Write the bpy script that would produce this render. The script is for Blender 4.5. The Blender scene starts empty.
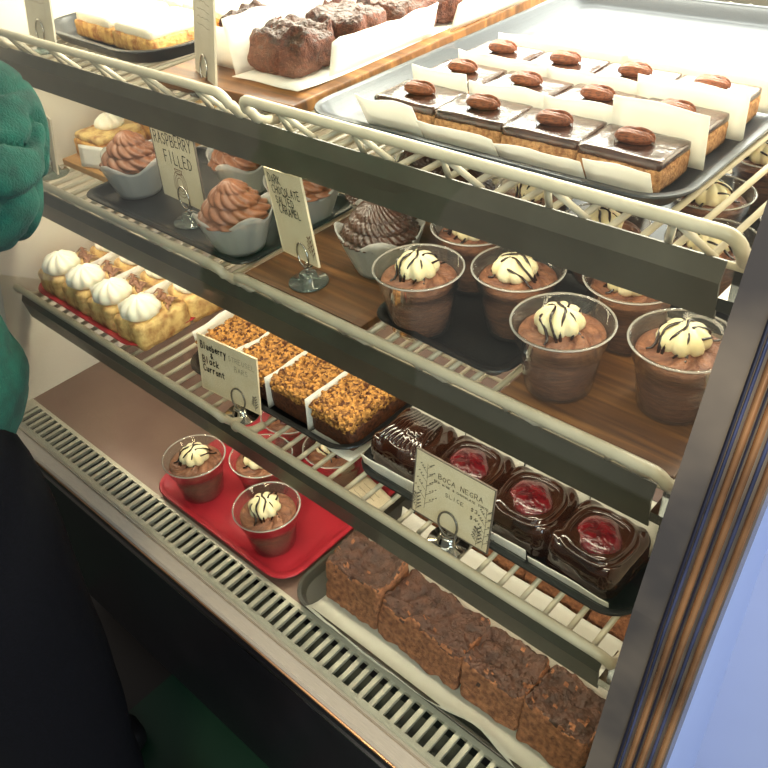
import bpy, bmesh, math, random
from mathutils import Vector, Matrix, noise
from math import sin, cos, pi, sqrt, atan2, radians as R
C = bpy.context.scene.collection
S = bpy.context.scene
TAU = 2 * pi

# ------------------------------------------------------------------ colours and materials
def lin(h):
    h = h.lstrip('#')
    v = [int(h[i:i + 2], 16) / 255 for i in (0, 2, 4)]
    return tuple(x / 12.92 if x <= .04045 else ((x + .055) / 1.055) ** 2.4 for x in v) + (1,)

def mat(name, a, b=None, scale=30, rough=.6, metal=0, bump=0, bscale=None, spec=.5, coat=0, sss=0, stretch=None,
        sheen=0, contrast=(.35, .65), detail=4, trans=0, pits=None, cells=None):
    m = bpy.data.materials.new(name); m.use_nodes = True
    n = m.node_tree.nodes; l = m.node_tree.links
    p = n['Principled BSDF']
    p.inputs['Roughness'].default_value = rough
    p.inputs['Metallic'].default_value = metal
    p.inputs['Specular IOR Level'].default_value = spec
    p.inputs['Coat Weight'].default_value = coat
    p.inputs['Coat Roughness'].default_value = .08
    p.inputs['Sheen Weight'].default_value = sheen
    if sss:
        p.inputs['Subsurface Weight'].default_value = sss
        p.inputs['Subsurface Radius'].default_value = (.006, .004, .003)
        p.inputs['Subsurface Scale'].default_value = 1
    tc = n.new('ShaderNodeTexCoord'); mp = n.new('ShaderNodeMapping')
    l.new(tc.outputs['Object'], mp.inputs[0])
    if stretch: mp.inputs['Scale'].default_value = stretch
    nz = n.new('ShaderNodeTexNoise'); nz.inputs['Scale'].default_value = scale; nz.inputs['Detail'].default_value = detail
    l.new(mp.outputs[0], nz.inputs['Vector'])
    rp = n.new('ShaderNodeValToRGB')
    rp.color_ramp.elements[0].position = contrast[0]; rp.color_ramp.elements[1].position = contrast[1]
    rp.color_ramp.elements[0].color = lin(a); rp.color_ramp.elements[1].color = lin(b or a)
    l.new(nz.outputs['Fac'], rp.inputs[0]); l.new(rp.outputs[0], p.inputs['Base Color'])
    if cells:      # granular crumbs: every cell its own tone and its own little bump
        vo = n.new('ShaderNodeTexVoronoi'); vo.inputs['Scale'].default_value = cells; l.new(mp.outputs[0], vo.inputs['Vector'])
        sp = n.new('ShaderNodeSeparateColor'); l.new(vo.outputs['Color'], sp.inputs[0])
        av = n.new('ShaderNodeMath'); av.operation = 'MULTIPLY_ADD'; av.inputs[1].default_value = .55
        hf = n.new('ShaderNodeMath'); hf.operation = 'MULTIPLY'; hf.inputs[1].default_value = .5; l.new(nz.outputs['Fac'], hf.inputs[0])
        l.new(sp.outputs[0], av.inputs[0]); l.new(hf.outputs[0], av.inputs[2]); l.new(av.outputs[0], rp.inputs[0])
        bp = n.new('ShaderNodeBump'); bp.inputs['Strength'].default_value = bump or .8; bp.inputs['Distance'].default_value = .003; bp.invert = True
        l.new(vo.outputs['Distance'], bp.inputs['Height']); l.new(bp.outputs[0], p.inputs['Normal'])
    elif bump:
        n2 = n.new('ShaderNodeTexNoise'); n2.inputs['Scale'].default_value = bscale or scale; n2.inputs['Detail'].default_value = 5
        l.new(mp.outputs[0], n2.inputs['Vector'])
        bp = n.new('ShaderNodeBump'); bp.inputs['Strength'].default_value = bump; bp.inputs['Distance'].default_value = .004
        hgt = n2.outputs['Fac']
        if pits:   # small air holes
            vo = n.new('ShaderNodeTexVoronoi'); vo.inputs['Scale'].default_value = pits; l.new(mp.outputs[0], vo.inputs['Vector'])
            st = n.new('ShaderNodeMapRange'); st.inputs['From Min'].default_value = .12; st.inputs['From Max'].default_value = .34
            l.new(vo.outputs['Distance'], st.inputs['Value'])
            mm = n.new('ShaderNodeMath'); mm.operation = 'MULTIPLY'; l.new(st.outputs[0], mm.inputs[0]); l.new(n2.outputs['Fac'], mm.inputs[1]); hgt = mm.outputs[0]
        l.new(hgt, bp.inputs['Height']); l.new(bp.outputs[0], p.inputs['Normal'])
    if trans:      # thin sheet that lets light through (paper)
        tr = n.new('ShaderNodeBsdfTranslucent'); l.new(rp.outputs[0], tr.inputs[0])
        mx = n.new('ShaderNodeMixShader'); mx.inputs[0].default_value = trans
        l.new(p.outputs[0], mx.inputs[1]); l.new(tr.outputs[0], mx.inputs[2])
        l.new(mx.outputs[0], n['Material Output'].inputs[0])
    return m

def clear(name, tint, ior, rough=.02, haze=0, boost=1.0):
    """thin clear sheet: straight-through light plus a Fresnel reflection, optionally a little milky"""
    m = bpy.data.materials.new(name); m.use_nodes = True
    n = m.node_tree.nodes; l = m.node_tree.links; n.clear()
    o = n.new('ShaderNodeOutputMaterial'); t = n.new('ShaderNodeBsdfTransparent'); t.inputs[0].default_value = lin(tint)
    g = n.new('ShaderNodeBsdfGlossy'); g.inputs['Roughness'].default_value = rough
    ge = n.new('ShaderNodeNewGeometry'); dt = n.new('ShaderNodeVectorMath'); dt.operation = 'DOT_PRODUCT'
    l.new(ge.outputs['Incoming'], dt.inputs[0]); l.new(ge.outputs['Normal'], dt.inputs[1])
    prev = dt.outputs['Value']; f0 = ((ior - 1) / (ior + 1)) ** 2     # Schlick's Fresnel, the same from both sides
    for op, v in (('ABSOLUTE', None), ('SUBTRACT', 1.0), ('POWER', 5.0), ('MULTIPLY', 1 - f0), ('ADD', f0), ('MULTIPLY', boost)):
        k = n.new('ShaderNodeMath'); k.operation = op; k.use_clamp = op != 'POWER'
        if op == 'SUBTRACT': k.inputs[0].default_value = v; l.new(prev, k.inputs[1])
        else:
            l.new(prev, k.inputs[0])
            if v is not None: k.inputs[1].default_value = v
        prev = k.outputs[0]
    ml = k
    src = t
    if haze:
        d = n.new('ShaderNodeBsdfDiffuse'); d.inputs[0].default_value = lin('#f4f2ee')
        h = n.new('ShaderNodeMixShader'); h.inputs[0].default_value = haze
        l.new(t.outputs[0], h.inputs[1]); l.new(d.outputs[0], h.inputs[2]); src = h
    mx = n.new('ShaderNodeMixShader')
    l.new(ml.outputs[0], mx.inputs[0]); l.new(src.outputs[0], mx.inputs[1]); l.new(g.outputs[0], mx.inputs[2])
    l.new(mx.outputs[0], o.inputs[0])
    return m

def embossed(name, col, rough, metal, scale, strength):
    """tray bottom with a fine pressed basket-weave pattern"""
    m = mat(name, col, rough=rough, metal=metal)
    n = m.node_tree.nodes; l = m.node_tree.links; p = n['Principled BSDF']
    tc = n.new('ShaderNodeTexCoord'); ck = n.new('ShaderNodeTexChecker'); ck.inputs['Scale'].default_value = scale
    mp = n.new('ShaderNodeMapping'); mp.inputs['Rotation'].default_value = (0, 0, R(45)); l.new(tc.outputs['Object'], mp.inputs[0])
    l.new(mp.outputs[0], ck.inputs[0])
    b = n.new('ShaderNodeBump'); b.inputs['Strength'].default_value = strength; b.inputs['Distance'].default_value = .0015
    l.new(ck.outputs['Fac'], b.inputs['Height']); l.new(b.outputs[0], p.inputs['Normal'])
    return m

def wood(name, a, b, c, rough=.5, rot=0):
    m = mat(name, a, rough=rough)
    n = m.node_tree.nodes; l = m.node_tree.links; p = n['Principled BSDF']
    tc = n.new('ShaderNodeTexCoord'); mp = n.new('ShaderNodeMapping'); mp.inputs['Scale'].default_value = (2.2, 42, 12)
    mp.inputs['Rotation'].default_value = (0, 0, rot)
    l.new(tc.outputs['Object'], mp.inputs[0])
    nz = n.new('ShaderNodeTexNoise'); nz.inputs['Scale'].default_value = 1.6; nz.inputs['Detail'].default_value = 7; nz.inputs['Distortion'].default_value = .6
    l.new(mp.outputs[0], nz.inputs['Vector'])
    rp = n.new('ShaderNodeValToRGB'); e = rp.color_ramp.elements
    e[0].position = .3; e[0].color = lin(a); e[1].position = .7; e[1].color = lin(c); k = e.new(.5); k.color = lin(b)
    l.new(nz.outputs['Fac'], rp.inputs[0]); l.new(rp.outputs[0], p.inputs['Base Color'])
    return m

M = {
 'wire': mat('white_coated_wire', '#cdc1aa', '#c4b8a0', rough=.3),
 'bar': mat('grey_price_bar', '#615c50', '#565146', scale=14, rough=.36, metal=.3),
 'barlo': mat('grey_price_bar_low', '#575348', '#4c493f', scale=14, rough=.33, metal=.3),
 'steel': mat('brushed_steel', '#d3c9b2', '#c3b9a3', scale=60, rough=.4, metal=.3, stretch=(1, 30, 30)),
 'grille': mat('grille_steel', '#d6d0bd', '#c8c2b0', scale=20, rough=.4, metal=.35),
 'slotdark': mat('dark_duct', '#6b6a60', rough=.7),
 'deck': mat('deck_steel', '#8a7064', '#7a5f55', scale=7, rough=.32, metal=.3),
 'panelwhite': mat('white_liner', '#ece4d4', '#e2d9c8', scale=3, rough=.4),
 'black': mat('black_panel', '#17161a', '#101014', scale=8, rough=.35),
 'chrome': mat('polished_chrome', '#c9c3bb', rough=.12, metal=1),
 'warmtrim': mat('warm_trim_reflections', '#e0a873', '#6e5240', scale=16, rough=.22, metal=.7, stretch=(.2, .2, .5)),  # warm trim metal; changing reflections along it are put into the colour
 'postgrey': mat('post_steel_reflections', '#a39888', '#62605f', scale=14, rough=.26, metal=.6, stretch=(.4, .4, .5)),  # light and dark reflection gradient of the steel painted into its colour
 'groove': mat('dark_gasket', '#1b1d2c', rough=.4),
 'bluerefl': mat('blue_reflection_band', '#626c92', '#2a3040', scale=16, rough=.25, metal=.6, stretch=(.2, .2, .5)),  # bluish reflection on the metal edge, painted as a coloured band
 'glass': clear('front_glass', '#f3f7f4', 1.46, .0, boost=1.5),
 'cup': clear('clear_plastic', '#f5f2ee', 1.42, .04, haze=.02, boost=1.0),
 'cuprim': clear('clear_plastic_rim', '#efece8', 1.5, .1, haze=.3, boost=1.4),
 'puck': clear('glass_puck', '#c6d4cf', 1.55, .03, haze=.06, boost=1.8),
 'mousse': mat('chocolate_mousse', '#a06c4e', '#6e4433', scale=70, rough=.42, sss=.05, bump=.8, bscale=200, stretch=(1, 1, 4), contrast=(.3, .7)),
 'cream': mat('vanilla_cream', '#efe3bf', '#e6d6a6', scale=60, rough=.45, sss=.2),
 'whitecream': mat('whipped_cream', '#faf4e2', '#f4ebcf', scale=20, rough=.45, sss=.2),
 'drizzle': mat('dark_chocolate', '#2c1710', '#20100b', rough=.22, coat=.3),
 'frost': mat('milk_chocolate_frosting', '#8f5e43', '#7a4c33', scale=120, rough=.4, sss=.05),
 'frostdark': mat('dark_chocolate_frosting', '#4b2f25', '#38221a', scale=120, rough=.3, coat=.2),
 'cake': mat('chocolate_cake', '#3d241a', '#2b1812', scale=420, rough=.85, bump=.8, bscale=500),
 'brownie': mat('brownie_crumb', '#c08058', '#74452f', scale=150, rough=.85, bump=1, bscale=420, detail=8, pits=260, contrast=(.3, .7)),
 'browniered': mat('brownie_red_crumb', '#74402d', '#43231a', scale=170, rough=.75, bump=1, bscale=420, detail=8, pits=300, contrast=(.3, .7)),
 'browntop': mat('brownie_crust', '#5b3828', '#351e16', scale=70, rough=.5, bump=1, bscale=220, detail=8, pits=130, contrast=(.3, .7)),
 'streusel': mat('streusel_crumb', '#dd9f52', '#5a3018', scale=60, rough=.75, bump=1, cells=250, contrast=(.25, .75)),
 'jam': mat('black_currant_layer', '#3c2015', '#6a3a20', scale=220, rough=.6, bump=1, bscale=320),
 'pastry': mat('golden_pastry', '#ecc983', '#8f5122', scale=55, rough=.55, bump=.5, bscale=260, contrast=(.4, .72)),
 'bananapie': mat('golden_tart', '#e9b765', '#a9662a', scale=90, rough=.55, bump=.6, bscale=240, contrast=(.38, .68)),
 'crust': mat('shortbread_crust', '#c99662', '#94623a', scale=240, rough=.85, bump=.9, bscale=520, pits=420),
 'ganache': mat('chocolate_ganache', '#4a2e23', '#38231b', scale=60, rough=.2, coat=.35, bump=.35, bscale=70),
 'pecan': mat('pecan_nut', '#9a5530', '#5d2e19', scale=170, rough=.45, stretch=(1, 5, 5), bump=.5, bscale=170),
 'sugar': mat('powdered_sugar', '#fffaf0', '#f3e6cf', scale=260, rough=.95, contrast=(.3, .4), bump=.3, bscale=400),
 'glaze': mat('glossy_chocolate_glaze', '#33190f', '#24110b', scale=30, rough=.13, coat=.5, spec=.6),
 'berry': mat('raspberry_jelly', '#5e0c14', '#38060c', scale=80, rough=.14, coat=.5, bump=.7, bscale=120, sss=.03),
 'shaving': mat('milk_chocolate_shaving', '#9a6a4c', '#7b4f37', scale=40, rough=.5),
 'paper': mat('parchment', '#fdfaf3', '#f8f4ea', scale=20, rough=.8, trans=.3),
 'parch': mat('grey_parchment', '#d9d6c8', '#cbc8ba', scale=8, rough=.75, trans=.25),
 'liner': clear('tulip_liner', '#e0ddca', 1.3, .4, haze=.33, boost=.6),
 'linerdark': mat('brown_liner', '#3c2a22', '#2c1e18', scale=12, rough=.6),
 'card': mat('sign_card', '#f0dfbf', '#e8d5b2', scale=40, rough=.55),
 'cardgrey': mat('sign_card_worn', '#d9cdb8', '#bfb29c', scale=14, rough=.5),
 'ink': mat('black_ink', '#241d1c', rough=.6),
 'inkgrey': mat('grey_ink', '#6f675d', rough=.6),
 'inkrust': mat('rust_ink', '#7b4a30', rough=.6),
 'frame': mat('card_sleeve', '#6c625a', rough=.3),
 'redtray': mat('red_plastic', '#c02f3c', '#b52936', scale=20, rough=.38),
 'blacktray': embossed('black_plastic_tray', '#17191a', .32, 0, 330, .5),
 'smoketray': mat('smoke_plastic_tray', '#45423a', '#3a3831', scale=6, rough=.25, coat=.2),
 'steeltray': embossed('dark_metal_tray', '#2b2d31', .36, .25, 260, 1.0),
 'board': wood('oiled_board', '#3d2210', '#65401e', '#8a5e30'),
 'boardy': wood('oiled_board_crosswise', '#4a2a12', '#794c24', '#a87440', rot=R(90)),
 'boarddark': wood('dark_board', '#38200f', '#5a3718', '#80572f'),
 'boardtan': wood('tan_board', '#9a6a38', '#b98a50', '#cf9f62'),
 'teal': mat('teal_fleece', '#00503f', '#00392c', scale=50, rough=.95, bump=.5, bscale=500, sheen=.03),
 'tealhem': mat('teal_fleece_light', '#129a80', '#0d8a70', scale=14, rough=.9, bump=.4, bscale=260, sheen=.4),
 'trousers': mat('black_trousers', '#0a0b10', '#06070a', scale=300, rough=.95, bump=.2, bscale=600, spec=.15),
 'skin': mat('skin', '#d9a68a', '#cf9a7e', scale=10, rough=.5, sss=.1),
 'hair': mat('brown_hair', '#3b2418', '#24150e', scale=60, rough=.5, stretch=(6, 6, 1)),
 'eye': mat('eye', '#efece6', rough=.2), 'iris': mat('iris', '#3a281c', rough=.2), 'lip': mat('lip', '#a85a52', rough=.5),
 'shoe': mat('black_shoe', '#141414', rough=.5),
 'side': mat('side_panel_bluelit', '#a2b1d2', '#96a5c8', scale=2.2, rough=.75),  # white panel; the blue window light is mixed into its base colour
 'wallbluelit': mat('white_wall_bluelit', '#a2b1d2', '#96a5c8', scale=2.2, rough=.75),  # white wall with bluish daylight painted into the colour
 'wallback': mat('cream_paint', '#d9cfbb', '#cfc4ae', scale=2, rough=.9),
}

# ------------------------------------------------------------------ mesh helpers
def obj(name, bm, m, parent=None, smooth=True, loc=None):
    me = bpy.data.meshes.new(name)
    bmesh.ops.recalc_face_normals(bm, faces=bm.faces[:])
    bm.to_mesh(me); bm.free()
    for x in (m if isinstance(m, (list, tuple)) else [m]): me.materials.append(M[x])
    me.polygons.foreach_set('use_smooth', [smooth] * len(me.polygons))
    o = bpy.data.objects.new(name, me); C.objects.link(o)
    if parent: o.parent = parent
    if loc: o.location = loc
    return o

def tag(o, label, cat, group=None):
    o['label'] = label; o['category'] = cat
    if group: o['group'] = group
    return o

def thing(name, label, cat, loc=(0, 0, 0), rz=0, group=None):
    o = bpy.data.objects.new(name, None); C.objects.link(o)
    o.empty_display_size = .02
    o.location = loc; o.rotation_euler = (0, 0, rz)
    return tag(o, label, cat, group)

def dup(src, label, loc, rz=0, group=None, scale=None):
    """copy of a thing with its parts and their sub-parts"""
    r = src.copy(); C.objects.link(r)
    r.location = loc; r.rotation_euler = (0, 0, rz); r['label'] = label
    if group: r['group'] = group
    if scale: r.scale = scale
    for ch in list(src.children):
        c = ch.copy(); C.objects.link(c); c.parent = r
        for g in list(ch.children):
            d = g.copy(); C.objects.link(d); d.parent = c
    return r

def structure(name, bm, m, smooth=False):
    o = obj(name, bm, m, None, smooth); o['kind'] = 'structure'; return o

def box(bm, x0, x1, y0, y1, z0, z1, bev=0, mi=0):
    v = [bm.verts.new(p) for p in ((x0, y0, z0), (x1, y0, z0), (x1, y1, z0), (x0, y1, z0), (x0, y0, z1), (x1, y0, z1), (x1, y1, z1), (x0, y1, z1))]
    fs = [bm.faces.new([v[i] for i in q]) for q in ((3, 2, 1, 0), (4, 5, 6, 7), (0, 1, 5, 4), (1, 2, 6, 5), (2, 3, 7, 6), (3, 0, 4, 7))]
    for f in fs: f.material_index = mi
    if bev:
        es = list({e for f in fs for e in f.edges})
        bmesh.ops.bevel(bm, geom=es, offset=bev, segments=2, affect='EDGES', profile=.6)

def lathe(bm, prof, seg=32, mod=None, c=(0, 0, 0), cap0=True, cap1=True, mi=0):
    rings = []
    for i, (r, z) in enumerate(prof):
        ring = []
        for k in range(seg):
            t = TAU * k / seg
            rr, zz = mod(r, z, t, i) if mod else (r, z)
            ring.append(bm.verts.new((c[0] + rr * cos(t), c[1] + rr * sin(t), c[2] + zz)))
        rings.append(ring)
    for a, b in zip(rings, rings[1:]):
        for k in range(seg):
            f = bm.faces.new((a[k], a[(k + 1) % seg], b[(k + 1) % seg], b[k])); f.material_index = mi
    if cap0: bm.faces.new(rings[0][::-1]).material_index = mi
    if cap1: bm.faces.new(rings[-1]).material_index = mi

def tube(bm, pts, r, seg=8, closed=False, mi=0, flat=1):
    pts = [Vector(p) for p in pts]; n = len(pts)
    rs = r if isinstance(r, (list, tuple)) else [r] * n
    t0 = (pts[1] - pts[0]).normalized()
    ref = Vector((0, 0, 1)) if abs(t0.z) < .9 else Vector((1, 0, 0))
    u = t0.cross(ref).normalized(); rings = []
    for i in range(n):
        if closed: t = (pts[(i + 1) % n] - pts[i - 1]).normalized()
        else: t = (pts[min(i + 1, n - 1)] - pts[max(i - 1, 0)]).normalized()
        u = (u - t * u.dot(t)).normalized(); w = t.cross(u)
        rings.append([bm.verts.new(pts[i] + (u * cos(TAU * k / seg) + w * (flat * sin(TAU * k / seg))) * rs[i]) for k in range(seg)])
    prs = list(zip(rings, rings[1:])) + ([(rings[-1], rings[0])] if closed else [])
    for a, b in prs:
        for k in range(seg):
            bm.faces.new((a[k], a[(k + 1) % seg], b[(k + 1) % seg], b[k])).material_index = mi
    if not closed:
        bm.faces.new(rings[0][::-1]).material_index = mi; bm.faces.new(rings[-1]).material_index = mi

def nz(p, f, seed): return noise.noise(Vector(p) * f + Vector((seed * 7.3, seed * 3.1, seed * 5.7)))

def blob(bm, c, size, cuts=(8, 8, 5), rnd=.2, amp=.002, freq=30, seed=0, fn=None, mi=0):
    """a softly rounded block with a bumpy skin: c is the middle of its underside"""
    nx, ny, nz_ = cuts; verts = {}
    sx, sy, sz = (s / 2 for s in size); rd = rnd * min(sx, sy, sz * 1.4)
    def V(i, j, k):
        key = (i, j, k)
        if key in verts: return verts[key]
        p = Vector(((2 * i / nx - 1) * sx, (2 * j / ny - 1) * sy, (2 * k / nz_ - 1) * sz))
        q = Vector((max(-sx + rd, min(sx - rd, p.x)), max(-sy + rd, min(sy - rd, p.y)), max(-sz + rd, min(sz - rd, p.z))))
        d = p - q
        if d.length > 1e-9: p = q + d.normalized() * rd
        nrm = Vector((p.x / sx, p.y / sy, p.z / sz)); nrm = nrm.normalized()
        a = amp * (nz(p, freq, seed) + .5 * nz(p, freq * 2.3, seed + 3))
        if k == 0: a = min(a, 0)
        p = p + nrm * a
        if fn: p = fn(p, p.x / sx, p.y / sy, p.z / sz)
        p.z = max(p.z, -sz)
        verts[key] = bm.verts.new((p.x + c[0], p.y + c[1], p.z + sz + c[2])); return verts[key]
    def quad(*k): bm.faces.new([V(*x) for x in k]).material_index = mi
    for i in range(nx):
        for j in range(ny):
            quad((i, j, 0), (i, j + 1, 0), (i + 1, j + 1, 0), (i + 1, j, 0))
            quad((i, j, nz_), (i + 1, j, nz_), (i + 1, j + 1, nz_), (i, j + 1, nz_))
    for i in range(nx):
        for k in range(nz_):
            quad((i, 0, k), (i + 1, 0, k), (i + 1, 0, k + 1), (i, 0, k + 1))
            quad((i, ny, k), (i, ny, k + 1), (i + 1, ny, k + 1), (i + 1, ny, k))
    for j in range(ny):
        for k in range(nz_):
            quad((0, j, k), (0, j, k + 1), (0, j + 1, k + 1), (0, j + 1, k))
            quad((nx, j, k), (nx, j + 1, k), (nx, j + 1, k + 1), (nx, j, k + 1))

def rrect(L, W, rc, n=7):
    out = []
    for cx, cy, a0 in ((L / 2 - rc, W / 2 - rc, 0), (-L / 2 + rc, W / 2 - rc, 90), (-L / 2 + rc, -W / 2 + rc, 180), (L / 2 - rc, -W / 2 + rc, 270)):
        for k in range(n):
            a = R(a0 + 90 * k / (n - 1)); out.append((cx + rc * cos(a), cy + rc * sin(a)))
    return out

def tray_mesh(L, W, h, rc=.04, slope=.012, lip=.008, t=.003):
    """shallow serving tray: L x W at the outer lip, underside at z = 0"""
    bm = bmesh.new(); loops = []
    def lp(d, z):
        loops.append([bm.verts.new((x, y, z)) for x, y in rrect(L - 2 * d, W - 2 * d, max(rc - d, .006))])
    b = lip + slope
    lp(b + .012, 0); lp(b, .001); lp(lip, h - t); lp(.001, h - t); lp(0, h - t * .5); lp(.001, h); lp(lip, h); lp(lip + t * .5, h - .0015)
    lp(b + t, t + .001); lp(b + t + .012, t)
    for a, c in zip(loops, loops[1:]):
        n = len(a)
        for k in range(n): bm.faces.new((a[k], a[(k + 1) % n], c[(k + 1) % n], c[k]))
    bm.faces.new(loops[0][::-1]); bm.faces.new(loops[-1])
    return bm

def sheet(bm, fn, nu, nv, th=.0005, mi=0):
    """a thin sheet from fn(u, v) with real thickness"""
    g = [[Vector(fn(i / nu, j / nv)) for j in range(nv + 1)] for i in range(nu + 1)]
    def nrm(i, j):
        a = g[min(i + 1, nu)][j] - g[max(i - 1, 0)][j]; b = g[i][min(j + 1, nv)] - g[i][max(j - 1, 0)]
        return a.cross(b).normalized()
    f = [[bm.verts.new(g[i][j] + nrm(i, j) * th) for j in range(nv + 1)] for i in range(nu + 1)]
    k = [[bm.verts.new(g[i][j] - nrm(i, j) * th) for j in range(nv + 1)] for i in range(nu + 1)]
    for i in range(nu):
        for j in range(nv):
            bm.faces.new((f[i][j], f[i + 1][j], f[i + 1][j + 1], f[i][j + 1])); bm.faces.new((k[i][j], k[i][j + 1], k[i + 1][j + 1], k[i + 1][j]))
    for i in range(nu):
        bm.faces.new((f[i][0], k[i][0], k[i + 1][0], f[i + 1][0])); bm.faces.new((f[i][nv], f[i + 1][nv], k[i + 1][nv], k[i][nv]))
    for j in range(nv):
        bm.faces.new((f[0][j], f[0][j + 1], k[0][j + 1], k[0][j])); bm.faces.new((f[nu][j], k[nu][j], k[nu][j + 1], f[nu][j + 1]))

def extrude_profile(bm, prof, x0, x1, mi=0, cap=True):
    a = [bm.verts.new((x0, y, z)) for y, z in prof]; b = [bm.verts.new((x1, y, z)) for y, z in prof]; n = len(prof)
    for k in range(n): bm.faces.new((a[k], a[(k + 1) % n], b[(k + 1) % n], b[k])).material_index = mi
    if cap: bm.faces.new(a[::-1]).material_index = mi; bm.faces.new(b).material_index = mi

# ------------------------------------------------------------------ levels (metres above the floor)
Z_TOP, Z_MID, Z_LOW, DECK = 1.165, .965, .76, .545
XL, XB0, XB1, XR = -1.352, -.777, -.746, -.177
WR = .0035                                  # wire radius
# front profile of the curved glass (y, z)
GLASS = [(.346, .548), (.372, .60), (.398, .68), (.418, .77), (.445, .90), (.482, 1.03), (.520, 1.16), (.556, 1.29), (.60, 1.44), (.63, 1.54)]

# ------------------------------------------------------------------ the room
bm = bmesh.new(); box(bm, -4, 3, -3, 3, -.05, 0)
fl = structure('floor', bm, 'black')
fm = bpy.data.materials.new('floor_tiles'); fm.use_nodes = True
n, l = fm.node_tree.nodes, fm.node_tree.links; p = n['Principled BSDF']; p.inputs['Roughness'].default_value = .45
tc = n.new('ShaderNodeTexCoord'); mp = n.new('ShaderNodeMapping'); mp.inputs['Location'].default_value = (.02, -.17, 0)
l.new(tc.outputs['Object'], mp.inputs[0])
ck = n.new('ShaderNodeTexChecker'); ck.inputs['Scale'].default_value = 2.9
ck.inputs['Color1'].default_value = lin('#12301f'); ck.inputs['Color2'].default_value = lin('#241f1b')
l.new(mp.outputs[0], ck.inputs[0]); l.new(ck.outputs[0], p.inputs['Base Color'])
fl.data.materials.clear(); fl.data.materials.append(fm)
bm = bmesh.new(); box(bm, -4, 3, 2.9, 3, 0, 2.7); structure('wall_back', bm, 'wallback')

bm = bmesh.new(); box(bm, -.101, 1.6, .56, .62, 0, 2.2); structure('wall_right', bm, 'wallbluelit')

# ------------------------------------------------------------------ the display case
case = thing('display_case', 'steel and glass refrigerated bakery display case with curved front glass', 'display case', (0, 0, 0))
X0, X1 = -1.385, -.135
inner = [(y + .012, z) for y, z in GLASS] + [(1.36, 1.54), (1.36, .53), (.36, .53)]
def cheek(x0, x1):
    bm = bmesh.new()
    extrude_profile(bm, inner, x0, x1); return bm
obj('end_panel', cheek(X0 - .03, X0), 'panelwhite', case, False)
obj('end_panel', cheek(X1, X1 + .012), 'panelwhite', case, False)
bm = bmesh.new(); extrude_profile(bm, [(y + .004, z) for y, z in GLASS] + [(1.36, 1.54), (1.36, 0), (.352, 0)], X1 + .012, -.097)
obj('side_panel', bm, 'side', case, False)
bm = bmesh.new(); box(bm, X0, X1, 1.33, 1.35, .53, 1.12); obj('back_panel', bm, 'panelwhite', case, False)
bm = bmesh.new(); box(bm, X0 - .03, X1 + .02, .61, 1.36, 1.54, 1.58); obj('canopy', bm, 'panelwhite', case, False)
bm = bmesh.new(); box(bm, X0, X1, .407, 1.33, DECK - .014, DECK); obj('deck', bm, 'deck', case, False)
# perforated air grille along the front of the deck
bm = bmesh.new()
box(bm, X0, X1, .349, .358, DECK - .006, DECK + .002); box(bm, X0, X1, .400, .407, DECK - .006, DECK + .002)
k = X0 + .035; box(bm, X0, X0 + .03, .358, .400, DECK - .006, DECK + .002)
while k < X1 - .02:
    box(bm, k, k + .0072, .358, .400, DECK - .004, DECK + .0015); k += .0182
obj('vent_grille', bm, 'grille', case, False)
bm = bmesh.new(); box(bm, X0, X1, .35, .405, DECK - .05, DECK - .04); obj('air_duct', bm, 'slotdark', case, False)
bm = bmesh.new()
extrude_profile(bm, [(.322, .541), (.325, .545), (.3425, .545), (.343, .541), (.3455, .541), (.346, .5455), (.349, .5455), (.349, .530), (.322, .532)], X0 - .03, X1 + .06)
obj('sill', bm, 'steel', case, False)
bm = bmesh.new(); extrude_profile(bm, [(.3200, .5335), (.3210, .5365), (.323, .5355), (.3225, .532)], X0 - .03, X1 + .06); obj('sill_trim', bm, 'warmtrim', case)
bm = bmesh.new(); box(bm, X0 - .03, X1 + .06, .326, .36, .09, .531); obj('base_panel', bm, 'black', case, False)
bm = bmesh.new(); box(bm, X0 - .03, X1 + .06, .3235, .3265, .494, .497); obj('base_trim', bm, 'chrome', case, False)
bm = bmesh.new(); box(bm, X0 - .03, X1 + .06, .39, 1.36, 0, .09); box(bm, X0 - .03, X1 + .02, .36, 1.36, .09, .50); obj('kick_plate', bm, 'black', case, False)
# grey price bars along the three shelf fronts
def front_bar(yb, zs, m, x1=-.19):
    bm = bmesh.new()
    prof = [(yb + .016, zs + .002), (yb + .018, zs + .004), (yb + .004, zs - .0135), (yb + .0045, zs - .016), (yb + .0095, zs - .050), (yb + .012, zs - .050), (yb + .0085, zs - .015), (yb + .0195, zs + .001)]
    prof = [(yb + .004, zs + .003), (yb - .004, zs - .0135), (yb - .0035, zs - .0155), (yb + .002, zs - .050), (yb + .004, zs - .050), (yb - .0005, zs - .0145), (yb + .006, zs + .003)]
    extrude_profile(bm, prof, X0 + .004, x1)
    return obj('front_bar', bm, m, case, False)
YF = {'top': .552, 'mid': .496, 'low': .443}
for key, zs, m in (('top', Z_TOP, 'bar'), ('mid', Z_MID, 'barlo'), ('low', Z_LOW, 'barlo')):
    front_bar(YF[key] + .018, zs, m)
    bm = bmesh.new(); box(bm, -.186, -.1265, YF[key] + .03, YF[key] + .045, zs - .045, zs - .006); box(bm, -.19, -.172, YF[key] + .018, YF[key] + .045, zs - .04, zs - .028)
    obj('shelf_bracket', bm, 'chrome', case, False)
# curved front glass
bm = bmesh.new()
for off in (0, .003):                        # outer and inner face of the pane
    ga = [bm.verts.new((X0 + .002, y + off, z)) for y, z in GLASS]; gb = [bm.verts.new((-.157, y + off, z)) for y, z in GLASS]
    for k in range(len(ga) - 1): bm.faces.new((ga[k], gb[k], gb[k + 1], ga[k + 1]))
obj('front_glass', bm, 'glass', case)
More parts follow.
